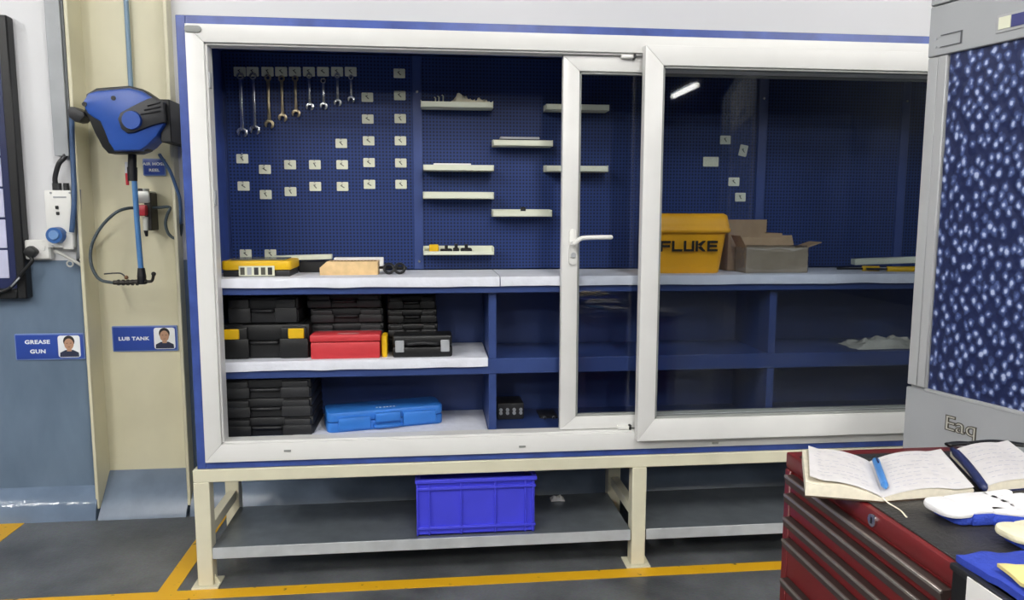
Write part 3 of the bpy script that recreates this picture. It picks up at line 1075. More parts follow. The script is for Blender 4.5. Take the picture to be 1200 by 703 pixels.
# black goggles
a, b_ = P(456, 321, .20), P(468.5, 321, .20)
t = thing('goggles', 'black round goggles lying on the work shelf beside the wooden block', 'goggles', ((a.x + b_.x) / 2, .2, Z1))
for c in (a, b_):
    b = nb()
    ring(b, (0, 0, 0), .021, .006, 'y', 20, 8, Matrix.Translation((c.x, .2, Z1 + .0265)) @ Matrix.Rotation(-.35, 4, 'X'))
    rg = obj('eye_cup', b, BLACK, t)
    b = nb(); cyl(b, (c.x, .202, Z1 + .0265), (c.x, .205, Z1 + .0265), .019, n=18)
    obj('lens', b, CLEAR, rg)
b = nb(); tube(b, [(a.x + .02, .2, Z1 + .03), ((a.x + b_.x) / 2, .196, Z1 + .033), (b_.x - .02, .2, Z1 + .03)], .005, 8)
obj('bridge', b, BLACK, t)
b = nb(); tube(b, [(a.x - .02, .2, Z1 + .03), (a.x - .04, .24, Z1 + .028), (a.x + .0, .29, Z1 + .025), (b_.x + .01, .28, Z1 + .022), (b_.x + .025, .23, Z1 + .026), (b_.x + .022, .2, Z1 + .03)], .006, 8)
obj('strap', b, BLACK, t)

# yellow tub with black lettering
yf = .115
xa, xb = P(770, 300, yf).x, P(855, 300, yf).x
zb = Z1
ztop = P(800, 250, yf).z
hh = ztop - zb
wid = xb - xa
t = thing('yellow_tub', 'amber yellow tub with rounded lid and black lettering behind the glass', 'tub', ((xa + xb) / 2, yf, Z1))
b = nb()
cxm, dep = (xa + xb) / 2, .235
rows = []
for (k, zz, ins) in ((0, 0, .03), (1, .006, .026), (2, hh * .66, .006), (3, hh * .69, .004)):
    rows.append([b.verts.new((cxm + p[0], yf + .125 + p[1], zb + zz)) for p in rrect(wid - 2 * ins, dep - 2 * ins, .03, 5)])
for i in range(3):
    n = len(rows[i])
    for j in range(n):
        b.faces.new((rows[i][j], rows[i][(j + 1) % n], rows[i + 1][(j + 1) % n], rows[i + 1][j]))
b.faces.new(rows[0][::-1]); b.faces.new(rows[-1])
obj('tub_body', b, AMBER, t)
b = nb()
rows = []
for (zz, ins) in ((.675, -.004), (.70, -.010), (.74, -.010), (.76, -.005), (.80, -.005), (.965, .003), (1.0, .016)):
    rows.append([b.verts.new((cxm + p[0], yf + .125 + p[1], zb + hh * zz)) for p in rrect(wid - 2 * ins, dep - 2 * ins, .03, 5)])
for i in range(len(rows) - 1):
    n = len(rows[i])
    for j in range(n):
        b.faces.new((rows[i][j], rows[i][(j + 1) % n], rows[i + 1][(j + 1) % n], rows[i + 1][j]))
b.faces.new(rows[0][::-1]); b.faces.new(rows[-1])
obj('tub_lid', b, AMBER, t)
# lettering, wide square capitals
la, lb_ = P(773.5, 294, yf), P(842.5, 294, yf)
lh = .047
lz = P(800, 288.5, yf).z - lh / 2
lw = (lb_.x - la.x)
cw, gap, s = lw / 5 - .007, .007, .010
b = nb()
def bar(x0, x1, z0, z1):
    box(b, (x0, x1), (yf + .0065, yf + .012), (z0, z1))
for i, ch in enumerate('FLUKE'):
    x = la.x + i * (cw + gap) + gap / 2
    X1, zt_ = x + cw, lz + lh
    if ch in 'FLEK':
        bar(x, x + s, lz, zt_)
    if ch in 'FE':
        bar(x + s, X1, zt_ - s, zt_); bar(x + s, X1 - .003, lz + lh / 2 - s / 2, lz + lh / 2 + s / 2)
    if ch in 'LE':
        bar(x + s, X1, lz, lz + s)
    if ch == 'U':
        bar(x, x + s, lz + s, zt_); bar(X1 - s, X1, lz + s, zt_); bar(x, X1, lz, lz + s)
    if ch == 'K':
        for zz in (0, 1):
            ze = zt_ if zz else lz
            prism(b, [(x + s, lz + lh / 2 - .006), (X1 - s * 1.4, ze), (X1, ze), (x + s + .014, lz + lh / 2 + .0)] if not zz else
                  [(x + s, lz + lh / 2 + .006), (x + s + .014, lz + lh / 2), (X1, ze), (X1 - s * 1.4, ze)], yf + .0065, yf + .012, 'y')
o = obj('lettering', b, mat('black_print', '1b1711', .5), t)

# cardboard box behind
xa, xb = P(850, 300, .30).x, P(912, 300, .30).x
ztop = P(890, 257.5, .36).z
t = thing('cardboard_box', 'tall plain cardboard box behind the yellow tub and wrapped carton', 'box', ((xa + xb) / 2, .33, Z1))
bz = Z1 + (ztop - Z1) * .74
b = nb()
for (x, y) in (((xa, xb), (.27, .275)), ((xa, xb), (.435, .44)), ((xa, xa + .005), (.275, .435)), ((xb - .005, xb), (.275, .435))):
    box(b, x, y, (Z1, bz))
box(b, (xa, xb), (.27, .44), (Z1, Z1 + .004))
obj('carton', b, CARD, t)
obj('flap', bx((xa, xb), (.436, .44), (bz, ztop)), CARD, t)
obj('flap', bx((xa, xa + .004), (.275, .43), (bz, ztop - .01)), CARD, t)
# wrapped open carton
xa, xb = P(874, 305, .14).x, P(946, 305, .14).x
zt = P(900, 290, .14).z
t = thing('wrapped_carton', 'low open cardboard carton wrapped in crinkled clear plastic', 'carton', ((xa + xb) / 2, .14, Z1))
b = nb()
for (x, y) in (((xa, xb), (.135, .139)), ((xa, xb), (.251, .255)), ((xa, xa + .004), (.139, .251)), ((xb - .004, xb), (.139, .251))):
    box(b, x, y, (Z1, zt))
box(b, (xa, xb), (.135, .255), (Z1, Z1 + .003))
obj('carton', b, mat('greyed_cardboard', '9d8f7a', .65, var=.12, sc=15), t)
obj('inner_shadow_card', bx((xa + .006, xb - .006), (.141, .249), (Z1 + .02, Z1 + .024)), CARD2, t)  # dark sheet stands in for the shade inside the open carton
for (M_, sx) in ((Matrix.Translation((xa + .002, 0, zt)) @ Matrix.Rotation(-.5, 4, 'Y'), .06), (Matrix.Translation((xb - .002, 0, zt)) @ Matrix.Rotation(1.25, 4, 'Y'), .07)):
    obj('flap', bx((-.002, .002), (.14, .25), (0, sx), 0, 1, M_), CARD, t)
obj('flap', bx((xa + .01, xb - .01), (-.002, .002), (0, .055), 0, 1, Matrix.Translation((0, .253, zt)) @ Matrix.Rotation(-.45, 4, 'X')), CARD, t)
b = nb()
bmesh.ops.create_icosphere(b, subdivisions=4, radius=1)
cx, cz = (xa + xb) / 2, (Z1 + zt) / 2
for v in b.verts:
    d = v.co.copy()
    m_ = max(abs(d.x), abs(d.y), abs(d.z))
    d = d / m_
    nn = noise.noise(d * 3.1 + Vector((4, 2, 1))) * .5 + noise.noise(d * 7.5) * .45 + noise.noise(d * 15) * .3
    k = 1.04 + nn * .10
    v.co = Vector((cx + d.x * (xb - xa) / 2 * (1.02 + .06 * nn), .195 + d.y * .066 * (1.03 + .07 * nn), cz + d.z * (zt - Z1) / 2 * (1.05 + .12 * nn) + .004))
    v.co.z = max(v.co.z, Z1 + .0005)
    v.co.y = min(v.co.y, .264)
obj('plastic_wrap', b, WRAP, t)

# strip and yellow tools at the right end
a, b_ = P(998, 304, .30), P(1076, 300, .20)
ang = math.atan2(-.08, b_.x - a.x)
o = obj('cream_tray_strip', bx((0, .42), (0, .055), (0, .028), .002), TRAY, local=True)
o.location = (a.x, .27, Z1 + .024); o.rotation_euler = (0, -.045, -.2)
tag(o, 'long cream strip lying across yellow handled tools at the right', 'strip')
for i, (x0, xh, x1, lab) in enumerate(((985, 1012, 1029, 'short yellow handled tool under the cream strip'), (1020, 1041, 1074, 'long yellow handled tool at the right end of the work shelf'))):
    yy = .16 if i else .20
    A, H, B = P(x0, 313, yy), P(xh, 313, yy), P(x1, 314, yy)
    t = thing('hand_tool', lab, 'hand tool', (H.x, yy, Z1))
    b = nb(); cyl(b, (A.x, yy + .03, Z1 + .012), (H.x, yy + .008, Z1 + .012), .005, n=10)
    obj('shaft', b, BLACK, t)
    b = nb(); tube(b, [(H.x, yy + .008, Z1 + .013), (H.x + .02, yy + .006, Z1 + .013), ((H.x + B.x) / 2, yy, Z1 + .013), (B.x, yy - .008, Z1 + .013)], .0125, 10)
    obj('handle', b, YEL, t)
# rag in the right hand bay
a, b_ = P(998, 412, .18), P(1085, 412, .18)
tag(obj('rag', crumple(a.x, b_.x, .14, .30, .926, .055, 9.3, 34), RAG, loc=(a.x, .2, .926)), 'crumpled pale rag on the middle shelf in the right bay', 'rag')

# ================================================================== LOWER SHELF CONTENTS
xa, xb = P(487, 600, .015).x, P(629, 600, .015).x
z0 = .171
zt = P(560, 560.5, .015).z
yb = .36
t = thing('storage_crate', 'royal blue plastic crate on the galvanised shelf below the cabinet', 'crate', ((xa + xb) / 2, .015, z0))
b = nb()
f0, th = .012, .004
for (x, y) in (((xa + .008, xb - .008), (f0 + .015, f0 + .019)), ((xa + .008, xb - .008), (yb - .012, yb - .008)),
               ((xa + .008, xa + .012), (f0 + .019, yb - .012)), ((xb - .012, xb - .008), (f0 + .019, yb - .012))):
    box(b, x, y, (z0, zt))
box(b, (xa + .008, xb - .008), (f0 + .015, yb - .008), (z0, z0 + .005))
obj('crate_body', b, CRATE, t)
b = nb()
for (x, y) in (((xa, xb), (f0, f0 + .02)), ((xa, xb), (yb - .02, yb)), ((xa, xa + .02), (f0 + .02, yb - .02)), ((xb - .02, xb), (f0 + .02, yb - .02))):
    box(b, x, y, (zt - .016, zt), .002)
obj('rim', b, CRATE, t)
obj('rail', bx((xa + .004, xb - .004), (f0 + .004, f0 + .017), (zt - .048, zt - .036), .002), CRATE, t)
obj('rail', bx((xa + .004, xb - .004), (f0 + .004, f0 + .017), (z0 + .028, z0 + .040), .002), CRATE, t)
for u in (.0, .10, .37, .66, .92, .985):
    x = xa + .004 + (xb - xa - .016) * u
    obj('rib', bx((x, x + .007), (f0 + .005, f0 + .017), (z0 + .002, zt - .016), .0015), CRATE, t)
a = PZ(646, 588, .171); b_ = PZ(662, 588, .171)
tag(obj('paper_scrap', crumple(a.x, b_.x, a.y, a.y + .05, .1712, .02, 2.2, 12), PAPER, loc=(a.x, a.y, .171)), 'small white paper scrap on the galvanised shelf right of the blue crate', 'paper')

# ================================================================== LEFT WALL
# notice board with black frame
r0 = P(22, 200, .80).x
z0, z1 = 1.129, 2.47
t = thing('notice_board', 'tall dark framed board cut off at the left edge of the wall', 'board', (-1.4, .82, 1.129))
fr = nb()
x0 = -1.86
for (x, z) in (((x0, x0 + .045), (z0, z1)), ((r0 - .045, r0), (z0, z1)), ((x0 + .045, r0 - .045), (z0, z0 + .05)), ((x0 + .045, r0 - .045), (z1 - .05, z1))):
    box(fr, x, (.79, .849), z, .006)
obj('frame', fr, BLACK, t)
obj('backing', bx((x0 + .045, r0 - .045), (.815, .848), (z0 + .05, z1 - .05)), NAVY, t)
for i in range(8):
    za = z0 + .10 + i * .148
    if za + .14 < z1 - .06:
        obj('list_panel', bx((x0 + .09, r0 - .085), (.811, .8155), (za, za + .138), .002), SCREEN, t)

# trunking, panel with blue socket, outlet
a, b_ = P(62, 100, .82), P(81, 100, .82)
t = thing('cable_trunking', 'grey vertical cable trunking running up the wall beside the column', 'trunking', (a.x, .84, 1.83))
ztr = P(70, 183, .82).z
obj('channel', bx((a.x - .006, b_.x - .012), (.80, .85), (ztr, 5.0), .002), GREYP, t)
obj('gap_shade_strip', bx((b_.x - .010, b_.x + .002), (.806, .85), (ztr - .3, 5.0), .001), mat('trunking_gap_shade', '5b5f62', .5), t)  # dark strip painted for the shaded gap between trunking and column
pa, pb = P(57, 290, .80), P(84, 223, .80)
t = thing('socket_panel', 'white switch panel with a round blue industrial socket', 'socket panel', ((pa.x + pb.x) / 2, .82, pa.z))
obj('panel_box', bx((pa.x, pb.x), (.79, .85), (pa.z, pb.z), .005, 2), BOXW, t)
b = nb()
c = P(68, 275.5, .785)
cyl(b, (c.x, .79, c.z), (c.x, .745, c.z), .040, .038, 24)
sk = obj('blue_socket', b, SOCKB, t)
b = nb(); cyl(b, (c.x, .745, c.z + .002), (c.x, .738, c.z + .002), .024, .022, 20)
obj('socket_cap', b, mat('pale_blue_cap', '6f95c8', .4), sk)
for (x, y) in ((67, 243), (68, 250)):
    c = P(x, y, .79)
    obj('rocker_switch', bx((c.x - .007, c.x + .007), (.783, .791), (c.z - .008, c.z + .008), .002), BLACK, t)
c = P(70, 231, .79)
obj('label_strip', bx((c.x - .03, c.x + .03), (.788, .791), (c.z - .004, c.z + .004)), GREYP, t)
for (x, y) in ((59.5, 226), (62, 290), (82, 226)):
    c = P(x, y - (2 if y > 280 else 0), .79)
    b = nb(); cyl(b, (c.x, .791, c.z), (c.x, .786, c.z), .005, n=8)
    obj('screw', b, GREYP, t)
for x in (64, 68, 77):
    c = P(x, 217, .81)
    b = nb(); cyl(b, (c.x, .815, pb.z - .002), (c.x, .815, pb.z + .035), .013, n=10)
    obj('cable_gland', b, CHAR2, t)
b = nb()
g0, g1 = P(64, 212, .81), P(77, 182, .81)
tube(b, [(g0.x, .815, pb.z + .03), (g0.x + .004, .81, g0.z + .02), ((g0.x + g1.x) / 2, .80, (g0.z + g1.z) / 2 + .02), (g1.x - .005, .805, g1.z - .01), (g1.x - .005, .82, g1.z + .02)], .012, 8)
tag(obj('flexible_conduit', b, CHAR2, loc=(g0.x, .815, g0.z)), 'dark ribbed conduit curving from the trunking into the switch panel', 'conduit')
pa, pb = P(28, 304, .82), P(59, 281, .82)
t = thing('wall_outlet', 'white wall outlet holding a black plug', 'outlet', ((pa.x + pb.x) / 2, .84, pa.z))
obj('back_box', bx((pa.x, pb.x), (.812, .85), (pa.z, pb.z), .005, 2), BOXW, t)
obj('face_plate', bx((pa.x + .004, pb.x - .004), (.806, .813), (pa.z + .004, pb.z - .004), .002), BOXW, t)
c = P(47, 291, .806)
obj('switch_rocker', bx((c.x + .012, c.x + .024), (.802, .808), (c.z - .010, c.z + .012), .002), BOXW, t)
c = P(38.5, 295, .80)
t = thing('power_plug', 'black power plug with lead hanging from the white outlet', 'plug', (c.x, .80, c.z))
b = nb()
prism(b, rrect(.050, .050, .016, 4), .765, .806, 'y', .006, Matrix.Translation((c.x, 0, c.z)) @ Matrix.Rotation(.75, 4, 'Y'))
obj('plug_body', b, BLACK, t)
b = nb()
e0, e1, e2 = P(37, 304, .77), P(24, 322, .77), P(0, 342, .77)
tube(b, [(c.x, .775, c.z - .02), (e0.x, .77, e0.z - .01), (e1.x, .772, e1.z), (e1.x - .05, .775, e1.z - .06), (e2.x, .775, e2.z), (e2.x - .15, .772, e2.z - .05), (e2.x - .3, .772, e2.z - .02)], .0085, 8)
cd = obj('lead', b, BLACK, t)
b = nb()
s0, s1 = P(13, 336, .765), P(23, 325, .765)
tube(b, [s0, s1], .0045, 6, False)
obj('lead_sleeve', b, GREYP, cd)

# blue hose and cables beside the column
b = nb()
pts = [P(84, 128, .782), P(84.5, 160, .782), P(86, 200, .78), P(87, 235, .77), P(85, 262, .766), P(84, 272, .766)]
tube(b, pts, .0125, 8)
tag(obj('blue_hose', b, mat('dark_blue_hose', '3f5a80', .45), loc=pts[0]), 'dark blue hose dropping beside the column to the switch panel', 'hose')
b = nb()
pts = [P(88, 150, .815), P(90, 200, .815), P(92, 225, .815), P(93, 270, .815), P(91, 306, .815)]
tube(b, pts, .007, 8)
tag(obj('grey_cable', b, mat('dark_grey_cable', '6a6f74', .5), loc=pts[0]), 'thin grey cable hanging between the blue hose and the column', 'cable')
b = nb()
pts = [P(91.5, 222, .795), P(93, 262, .795), P(94, 303, .795)]
tube(b, pts, .013, 8)
tag(obj('grey_pipe', b, mat('mid_grey_pipe', '777b80', .5), loc=pts[0]), 'short thick grey pipe against the cream column flange', 'pipe')
t = thing('cable_clamp', 'pale cable clamp and ties below the blue socket', 'clamp', P(80, 298, .80))
b = nb(); tube(b, [P(64, 294, .81), P(75, 299, .80), P(86, 305, .80), P(97, 312, .80)], .008, 8, False)
obj('clamp_arm', b, mat('pale_grey_metal', 'b9b9b4', .4), t)
b = nb(); ring(b, P(82, 309, .80), .014, .004, 'y', 16, 6)
obj('tie_ring', b, mat('pale_grey_metal', 'b9b9b4', .4), t)
a, b_ = P(76, 292, .80), P(87, 273, .80)
obj('clamp_box', bx((a.x, b_.x), (.782, .789), (a.z, b_.z), .004), BOXW, t)

# ================================================================== COLUMN FITTINGS
b = nb()
pt = P(150.5, 60, .90)
pb_ = P(152, 112, .80)
cyl(b, (pt.x, .905, pb_.z - .02), (pt.x, .905, 5.0), .0115, n=12)
tag(obj('air_pipe', b, mat('blue_grey_pipe', '6f8ba3', .4), loc=(pt.x, .905, 2.1)), 'thin blue grey air pipe running up the column above the reel', 'pipe')

YR0, YR1 = .56, .70                       # hose reel casing depth range
def pp(x, y, Y):
    v = P(x, y, Y)
    return (v.x, v.z)


t = thing('hose_reel', 'blue and black wall hose reel mounted on the cream column', 'hose reel', P(150, 178, .63))
out = [(97, 117), (102, 109), (112, 106), (150, 102.5), (165, 106), (177, 114), (188, 121), (191, 130), (192, 146), (183, 160), (172, 171), (164, 176.5), (133, 177), (126, 166), (121, 153), (116, 142), (109, 138), (102, 133), (98, 126), (95, 120)]
b = nb(); prism(b, [pp(x, y, YR0) for x, y in out], YR0, YR1, 'y', .016)
obj('casing', b, REELB, t)
out2 = [(100, 110), (112, 103), (150, 100), (166, 104), (178, 112), (190, 120), (193, 146), (170, 176), (160, 179.5), (126, 179.5), (119, 172), (110, 155), (104, 141), (98, 130)]
b = nb(); prism(b, [pp(x, y, YR0 + .03) for x, y in out2], YR0 + .035, YR0 + .125, 'y', .006)
obj('black_shell', b, BLACK, t)
arm = [(138, 139), (141, 132), (154, 125), (170, 117), (178, 114), (191, 119), (193, 143), (178, 147), (157, 155), (149, 156), (142, 151)]
b = nb(); prism(b, [pp(x, y, YR0 - .012) for x, y in arm], YR0 - .014, YR0 + .03, 'y', .005)
ar = obj('swivel_arm', b, CHAR2, t)
c = pp(155, 141, YR0 - .014)
b = nb(); cyl(b, (c[0], YR0 - .012, c[1]), (c[0], YR0 - .030, c[1]), .043, .040, 28)
obj('hub_disc', b, REELB, ar)
b = nb()
d0 = pp(168, 128, YR0)
for i in range(3):
    p0, p1 = P(165 + i * 4, 134 - i * 5, YR0 - .016), P(188, 130 - i * 5, YR0 - .016)
    tube(b, [p0, p1], .003, 6, False)
obj('arm_ribs', b, CHAR, ar)
nose = [(82, 130), (84, 126), (90, 126), (101, 132), (103, 137), (97, 143), (91, 143.5), (84, 138)]
b = nb(); prism(b, [pp(x, y, .61) for x, y in nose], .58, .67, 'y', .008)
obj('hose_outlet', b, CHAR, t)
for (x, y) in ((99, 122), (133, 115)):
    c = pp(x, y, YR0)
    b = nb(); cyl(b, (c[0], YR0 + .004, c[1]), (c[0], YR0 - .003, c[1]), .0105, n=12)
    obj('casing_bolt', b, BLACK, t)
a, b_ = P(190, 167, .60), P(200, 117, .60)
brk = nb()
box(brk, (a.x, b_.x), (.585, .925), (a.z, b_.z), .004)
obj('mounting_bracket', brk, BLACK, t)

def sign(name, label, x0, x1, y0, y1, Yw, lines, portrait, size, cx_px):
    a, b_ = P(x0, y1, Yw), P(x1, y0, Yw)
    t = thing(name, label, 'sign', ((a.x + b_.x) / 2, Yw, a.z))
    L0 = Vector(((a.x + b_.x) / 2, Yw, a.z))
    w, hh = b_.x - a.x, b_.z - a.z
    b = nb(); prism(b, rrect(w, hh, .006, 3, 0, hh / 2), -.006, 0, 'y', .001)
    obj('border_plate', b, SIGNR, t, local=True)
    b = nb(); prism(b, rrect(w - .012, hh - .012, .004, 3, 0, hh / 2), -.0075, -.005, 'y', .0005)
    obj('face_plate', b, SIGNB, t, local=True)
    for i, tx in enumerate(lines):
        n = len(lines)
        zc = hh * (.5 if n == 1 else (.68 - .36 * i))
        c = P(cx_px, (y0 + y1) / 2, Yw).x - L0.x
        letters('lettering', tx, size, WHITE, t, Vector((c, -.0078, zc)), FACING, .0006, size * .035, 1.2, 1.08)
    if portrait:
        c = P(portrait, (y0 + y1) / 2, Yw).x - L0.x
        pw, ph = .105, hh - .022
        b = nb(); prism(b, rrect(pw, ph, .012, 3, c, hh / 2), -.0085, -.007, 'y', .0004)
        pc = obj('portrait_card', b, WHITE, t, local=True)
        zb = hh / 2 - ph / 2
        b = nb(); prism(b, [(c - .046, zb + .003), (c + .046, zb + .003), (c + .044, zb + ph * .22), (c + .018, zb + ph * .34), (c - .018, zb + ph * .34), (c - .044, zb + ph * .22)], -.0092, -.0085, 'y')
        obj('printed_shirt', b, SHIRT, pc, local=True)
        b = nb(); prism(b, [(c + .024 * math.cos(k * PI / 10) * 1.12, zb + ph * .74 + .026 * math.sin(k * PI / 10) * 1.1) for k in range(20)], -.0092, -.0085, 'y')
        obj('printed_hair', b, HAIR, pc, local=True)
        b = nb()
        prism(b, [(c + .0225 * math.cos(k * PI / 10), zb + ph * .61 + .0285 * math.sin(k * PI / 10)) for k in range(20)], -.0098, -.0092, 'y')
        prism(b, [(c - .011, zb + ph * .28), (c + .011, zb + ph * .28), (c + .011, zb + ph * .45), (c - .011, zb + ph * .45)], -.0097, -.0092, 'y')
        obj('printed_face', b, SKIN, pc, local=True)
        b = nb()
        for s in (-1, 1):
            box(b, (c + s * .009 - .004, c + s * .009 + .004), (-.0101, -.0098), (zb + ph * .64, zb + ph * .66))
        box(b, (c - .006, c + .006), (-.0101, -.0098), (zb + ph * .47, zb + ph * .485))
        obj('printed_features', b, HAIR, pc, local=True)
    return t


sign('wall_sign', 'blue sign reading GREASE GUN on the grey wall', 19.5, 99, 390, 422, .848, ['GREASE', 'GUN'], 82, .027, 45)
sign('wall_sign', 'blue sign reading LUB TANK on the cream column', 133, 208, 381, 412, .923, ['LUB TANK'], 193.5, .025, 157.5)
sign('wall_sign', 'small blue sign reading AIR HOSE REEL under the hose reel', 168.5, 194, 186, 206, .923, ['AIR HOSE', 'REEL'], None, .0195, 181.2)

# hose that drops from the reel
YH = .68
t = thing('air_hose', 'straight blue air hose hanging from the reel to a black coupling', 'air hose', P(165, 320, YH))
b = nb(); pts = [P(157, 205, YH), P(160, 250, YH), P(163, 290, YH), P(165.5, 318, YH)]
tube(b, pts, .0125, 10)
obj('hose', b, mat('mid_blue_hose', '4d7fb4', .4), t)
b = nb(); cyl(b, P(155, 176, YH), P(155, 196, YH), .019, n=12); cyl(b, P(155, 196, YH), P(155.5, 212, YH), .023, .021, n=12)
obj('hose_stopper', b, BLACK, t)
b = nb()
cyl(b, P(149, 190, YH), P(149, 203, YH), .010, n=10)
tube(b, [P(155, 197, YH), P(149, 200, YH)], .007, 8, False)
obj('valve', b, SILV, t)
b = nb(); cyl(b, P(149, 203, YH), P(149.5, 217, YH), .009, .007, n=10)
obj('valve_lever', b, REDK, t)
b = nb(); cyl(b, P(165.5, 314, YH), P(166, 323, YH), .016, .020, n=12); cyl(b, P(166, 323, YH), P(166.5, 333, YH), .021, .018, n=12)
obj('end_coupling', b, BLACK, t)
t = thing('blow_gun', 'dark metal blow gun lying level below the blue air hose', 'blow gun', P(160, 332, YH))
b = nb(); tube(b, [P(133, 331, YH), P(148, 331, YH), P(161, 330, YH), P(172, 330, YH)], .011, 10)
for i in range(5):
    cyl(b, P(138 + i * 5.5, 331, YH), P(140 + i * 5.5, 331, YH), .0145, n=12)
obj('barrel', b, mat('dark_gun_metal', '3a3835', .4, metal=.6), t)
b = nb(); tube(b, [P(122, 321, YH), P(136, 320, YH), P(143, 321, YH), P(149, 327, YH)], .0035, 8)
obj('trigger_lever', b, CHAR2, t)
b = nb(); tube(b, [P(172, 330, YH), P(178, 329, YH), P(180, 322, YH)], .007, 8); sph(b, P(180, 321, YH), .011, 10)
obj('nozzle', b, mat('dark_gun_metal', '3a3835', .4, metal=.6), t)
b = nb(); sph(b, P(148, 325, YH), .010, 10)
obj('brass_nut', b, mat('dull_brass', '8c6a50', .4, metal=.6), t)
# loop of dark hose
b = nb()
pts = [P(165, 244, .83), P(150, 244, .78), P(136, 249, .75), P(120, 264, .74), P(109, 283, .73), P(106, 300, .72), P(109, 316, .71), P(118, 328, .70), P(134, 331.5, YH)]
tube(b, pts, .0075, 8)
tag(obj('looped_hose', b, HOSEK, loc=pts[0]), 'dark hose looping left from the regulator round to the blow gun', 'hose')
# regulator
YG = .85
t = thing('air_regulator', 'small air regulator with silver head, red knob and clear bowl', 'regulator', P(172, 278, YG))
a, b_ = P(164, 238, YG), P(177, 224, YG)
b = nb(); box(b, (a.x, b_.x), (YG - .03, YG + .075), (a.z, b_.z), .006, 2)
cyl(b, ((a.x + b_.x) / 2, YG, b_.z - .003), ((a.x + b_.x) / 2, YG, b_.z + .012), .020, n=16)
obj('head', b, mat('silver_zinc', 'b4b6b2', .35, metal=.5), t)
b = nb(); cyl(b, P(167, 226, YG), P(167, 221, YG), .022, .020, n=16)
obj('gauge_cap', b, CHAR2, t)
a, b_ = P(160, 253, YG - .03), P(172, 240, YG - .03)
b = nb(); box(b, (a.x, b_.x), (YG - .055, YG - .005), (a.z, b_.z), .008, 2)
obj('red_knob', b, REDK, t)
a, b_ = P(172, 270, YG), P(178, 226, YG)
obj('body_bar', bx((a.x, b_.x), (YG - .02, YG + .07), (a.z, b_.z), .004), mat('dark_gun_metal', '3a3835', .4, metal=.6), t)
b = nb(); cyl(b, P(170.5, 254, YG - .02), P(171, 270, YG - .02), .014, .012, n=14)
obj('clear_bowl', b, mat('milky_bowl', 'c9c9c0', .3), t)
b = nb(); cyl(b, P(171, 270, YG - .02), P(172, 277, YG - .02), .011, .006, n=12)
obj('drain_tip', b, BLACK, t)
b = nb(); pts = [P(176, 243.5, YG), P(187, 243, YG), P(199, 243, YG - .02), P(196, 252, YG - .02), P(194, 262, YG - .02), P(197, 273, YG - .02), P(204, 279, YG - .02), P(211, 276, YG - .02), P(213, 262, YG - .03)]
tube(b, pts, .0075, 8)
tag(obj('supply_hose', b, HOSEK, loc=pts[0]), 'dark supply hose curving from the regulator to the cabinet edge', 'hose')
b = nb(); pts = [P(187, 181, .66), P(190, 186, .68), P(199, 200, .70), P(206, 218, .72), P(211, 235, .74), P(212, 262, .80)]
tube(b, pts, .008, 8)
tag(obj('reel_feed_hose', b, mat('dark_blue_hose', '3f5a80', .45), loc=pts[0]), 'dark blue feed hose slanting from the reel down behind the cabinet', 'hose')

# ================================================================== GREY PARTITION
t = thing('padded_partition', 'tall grey framed partition with a navy speckled padded panel', 'partition', (2.59, -.70, 0), math.atan2(-.959, .282))
PL, PH = 1.15, 2.32
def lobj(n, b, m, p=None):
    return obj(n, b, m, p or t, local=True)
b = nb(); prism(b, [(0.0, .02), (.006, .006), (.018, 0), (PL, 0), (PL, .06), (0.0, .06)], 0, PH, 'z')
# core body behind all the facings
lobj('core', bx((.004, PL), (.012, .06), (0, PH), .006, 2), GREYB2)
lobj('edge_stile', bx((0, .038), (-.001, .012), (.968, 2.056), .003), GREYB2)
lobj('inner_stile', bx((.0385, .070), (-.003, .012), (.968, 2.056), .003), GREYB2)
lobj('edge_stile', bx((PL - .07, PL), (-.001, .012), (.968, 2.056), .003), GREYB2)
tr_ = lobj('top_rail', bx((0, PL), (-.004, .012), (2.058, 2.216), .003), GREYB)
lobj('head_cap', bx((0, PL), (-.004, .012), (2.220, PH), .003), GREYB)
lp = lobj('lower_panel', bx((0, PL), (-.004, .012), (0, .960), .003), GREYB)
lobj('seam_strip', bx((.07, PL - .07), (-.0055, .008), (.958, .968), .001), GREYB2)
b = nb()
n = 20
def padfn(u, v):
    e = min(u * 8, (1 - u) * 8, v * 8, (1 - v) * 8, 1)
    return Vector((0, -.008 * (1 - (1 - e) ** 2) + .0025 * noise.noise(Vector((u * 14, v * 14, 3))), 0))
sheet(b, (.074, .008, .968), (PL - .07, .008, .968), (PL - .07, .008, 2.058), (.074, .008, 2.058), 40, 40, padfn)
lobj('padded_panel', b, FABRIC)
# hinge slot and label holder on the top rail
h_ = nb()
for (x, z) in (((.045, .118), (2.118, 2.121)), ((.045, .118), (2.082, 2.0845)), ((.114, .119), (2.082, 2.121))):
    box(h_, x, (-.0065, -.003), z)
lobj('slot_plate', h_, mat('dark_slot_edge', '55575b', .5), tr_)
for z in (2.112, 2.086):
    s = nb(); cyl(s, (.028, -.003, z), (.028, -.0065, z), .004, n=8)
    lobj('screw', s, GREYP, tr_)
lobj('label_holder', bx((.228, .62), (-.007, -.003), (2.086, 2.138), .001), GREYB2, tr_)
lobj('cream_label', bx((.236, .272), (-.009, -.006), (2.095, 2.130)), TAG, tr_)
lobj('navy_label', bx((.274, .60), (-.009, -.006), (2.095, 2.130)), mat('navy_label_print', '3c4074', .5), tr_)
letters('lettering', 'Eaq', .068, mat('grey_outline_letters', '4b483f', .5), lp, Vector((.207, -.0046, .872)), FACING, .0012, .0022, 1.15)
letters('lettering_fill', 'Eaq', .068, mat('pale_letter_fill', 'b5b4aa', .5), lp, Vector((.207, -.0062, .872)), FACING, .0006, -.0012, 1.15)

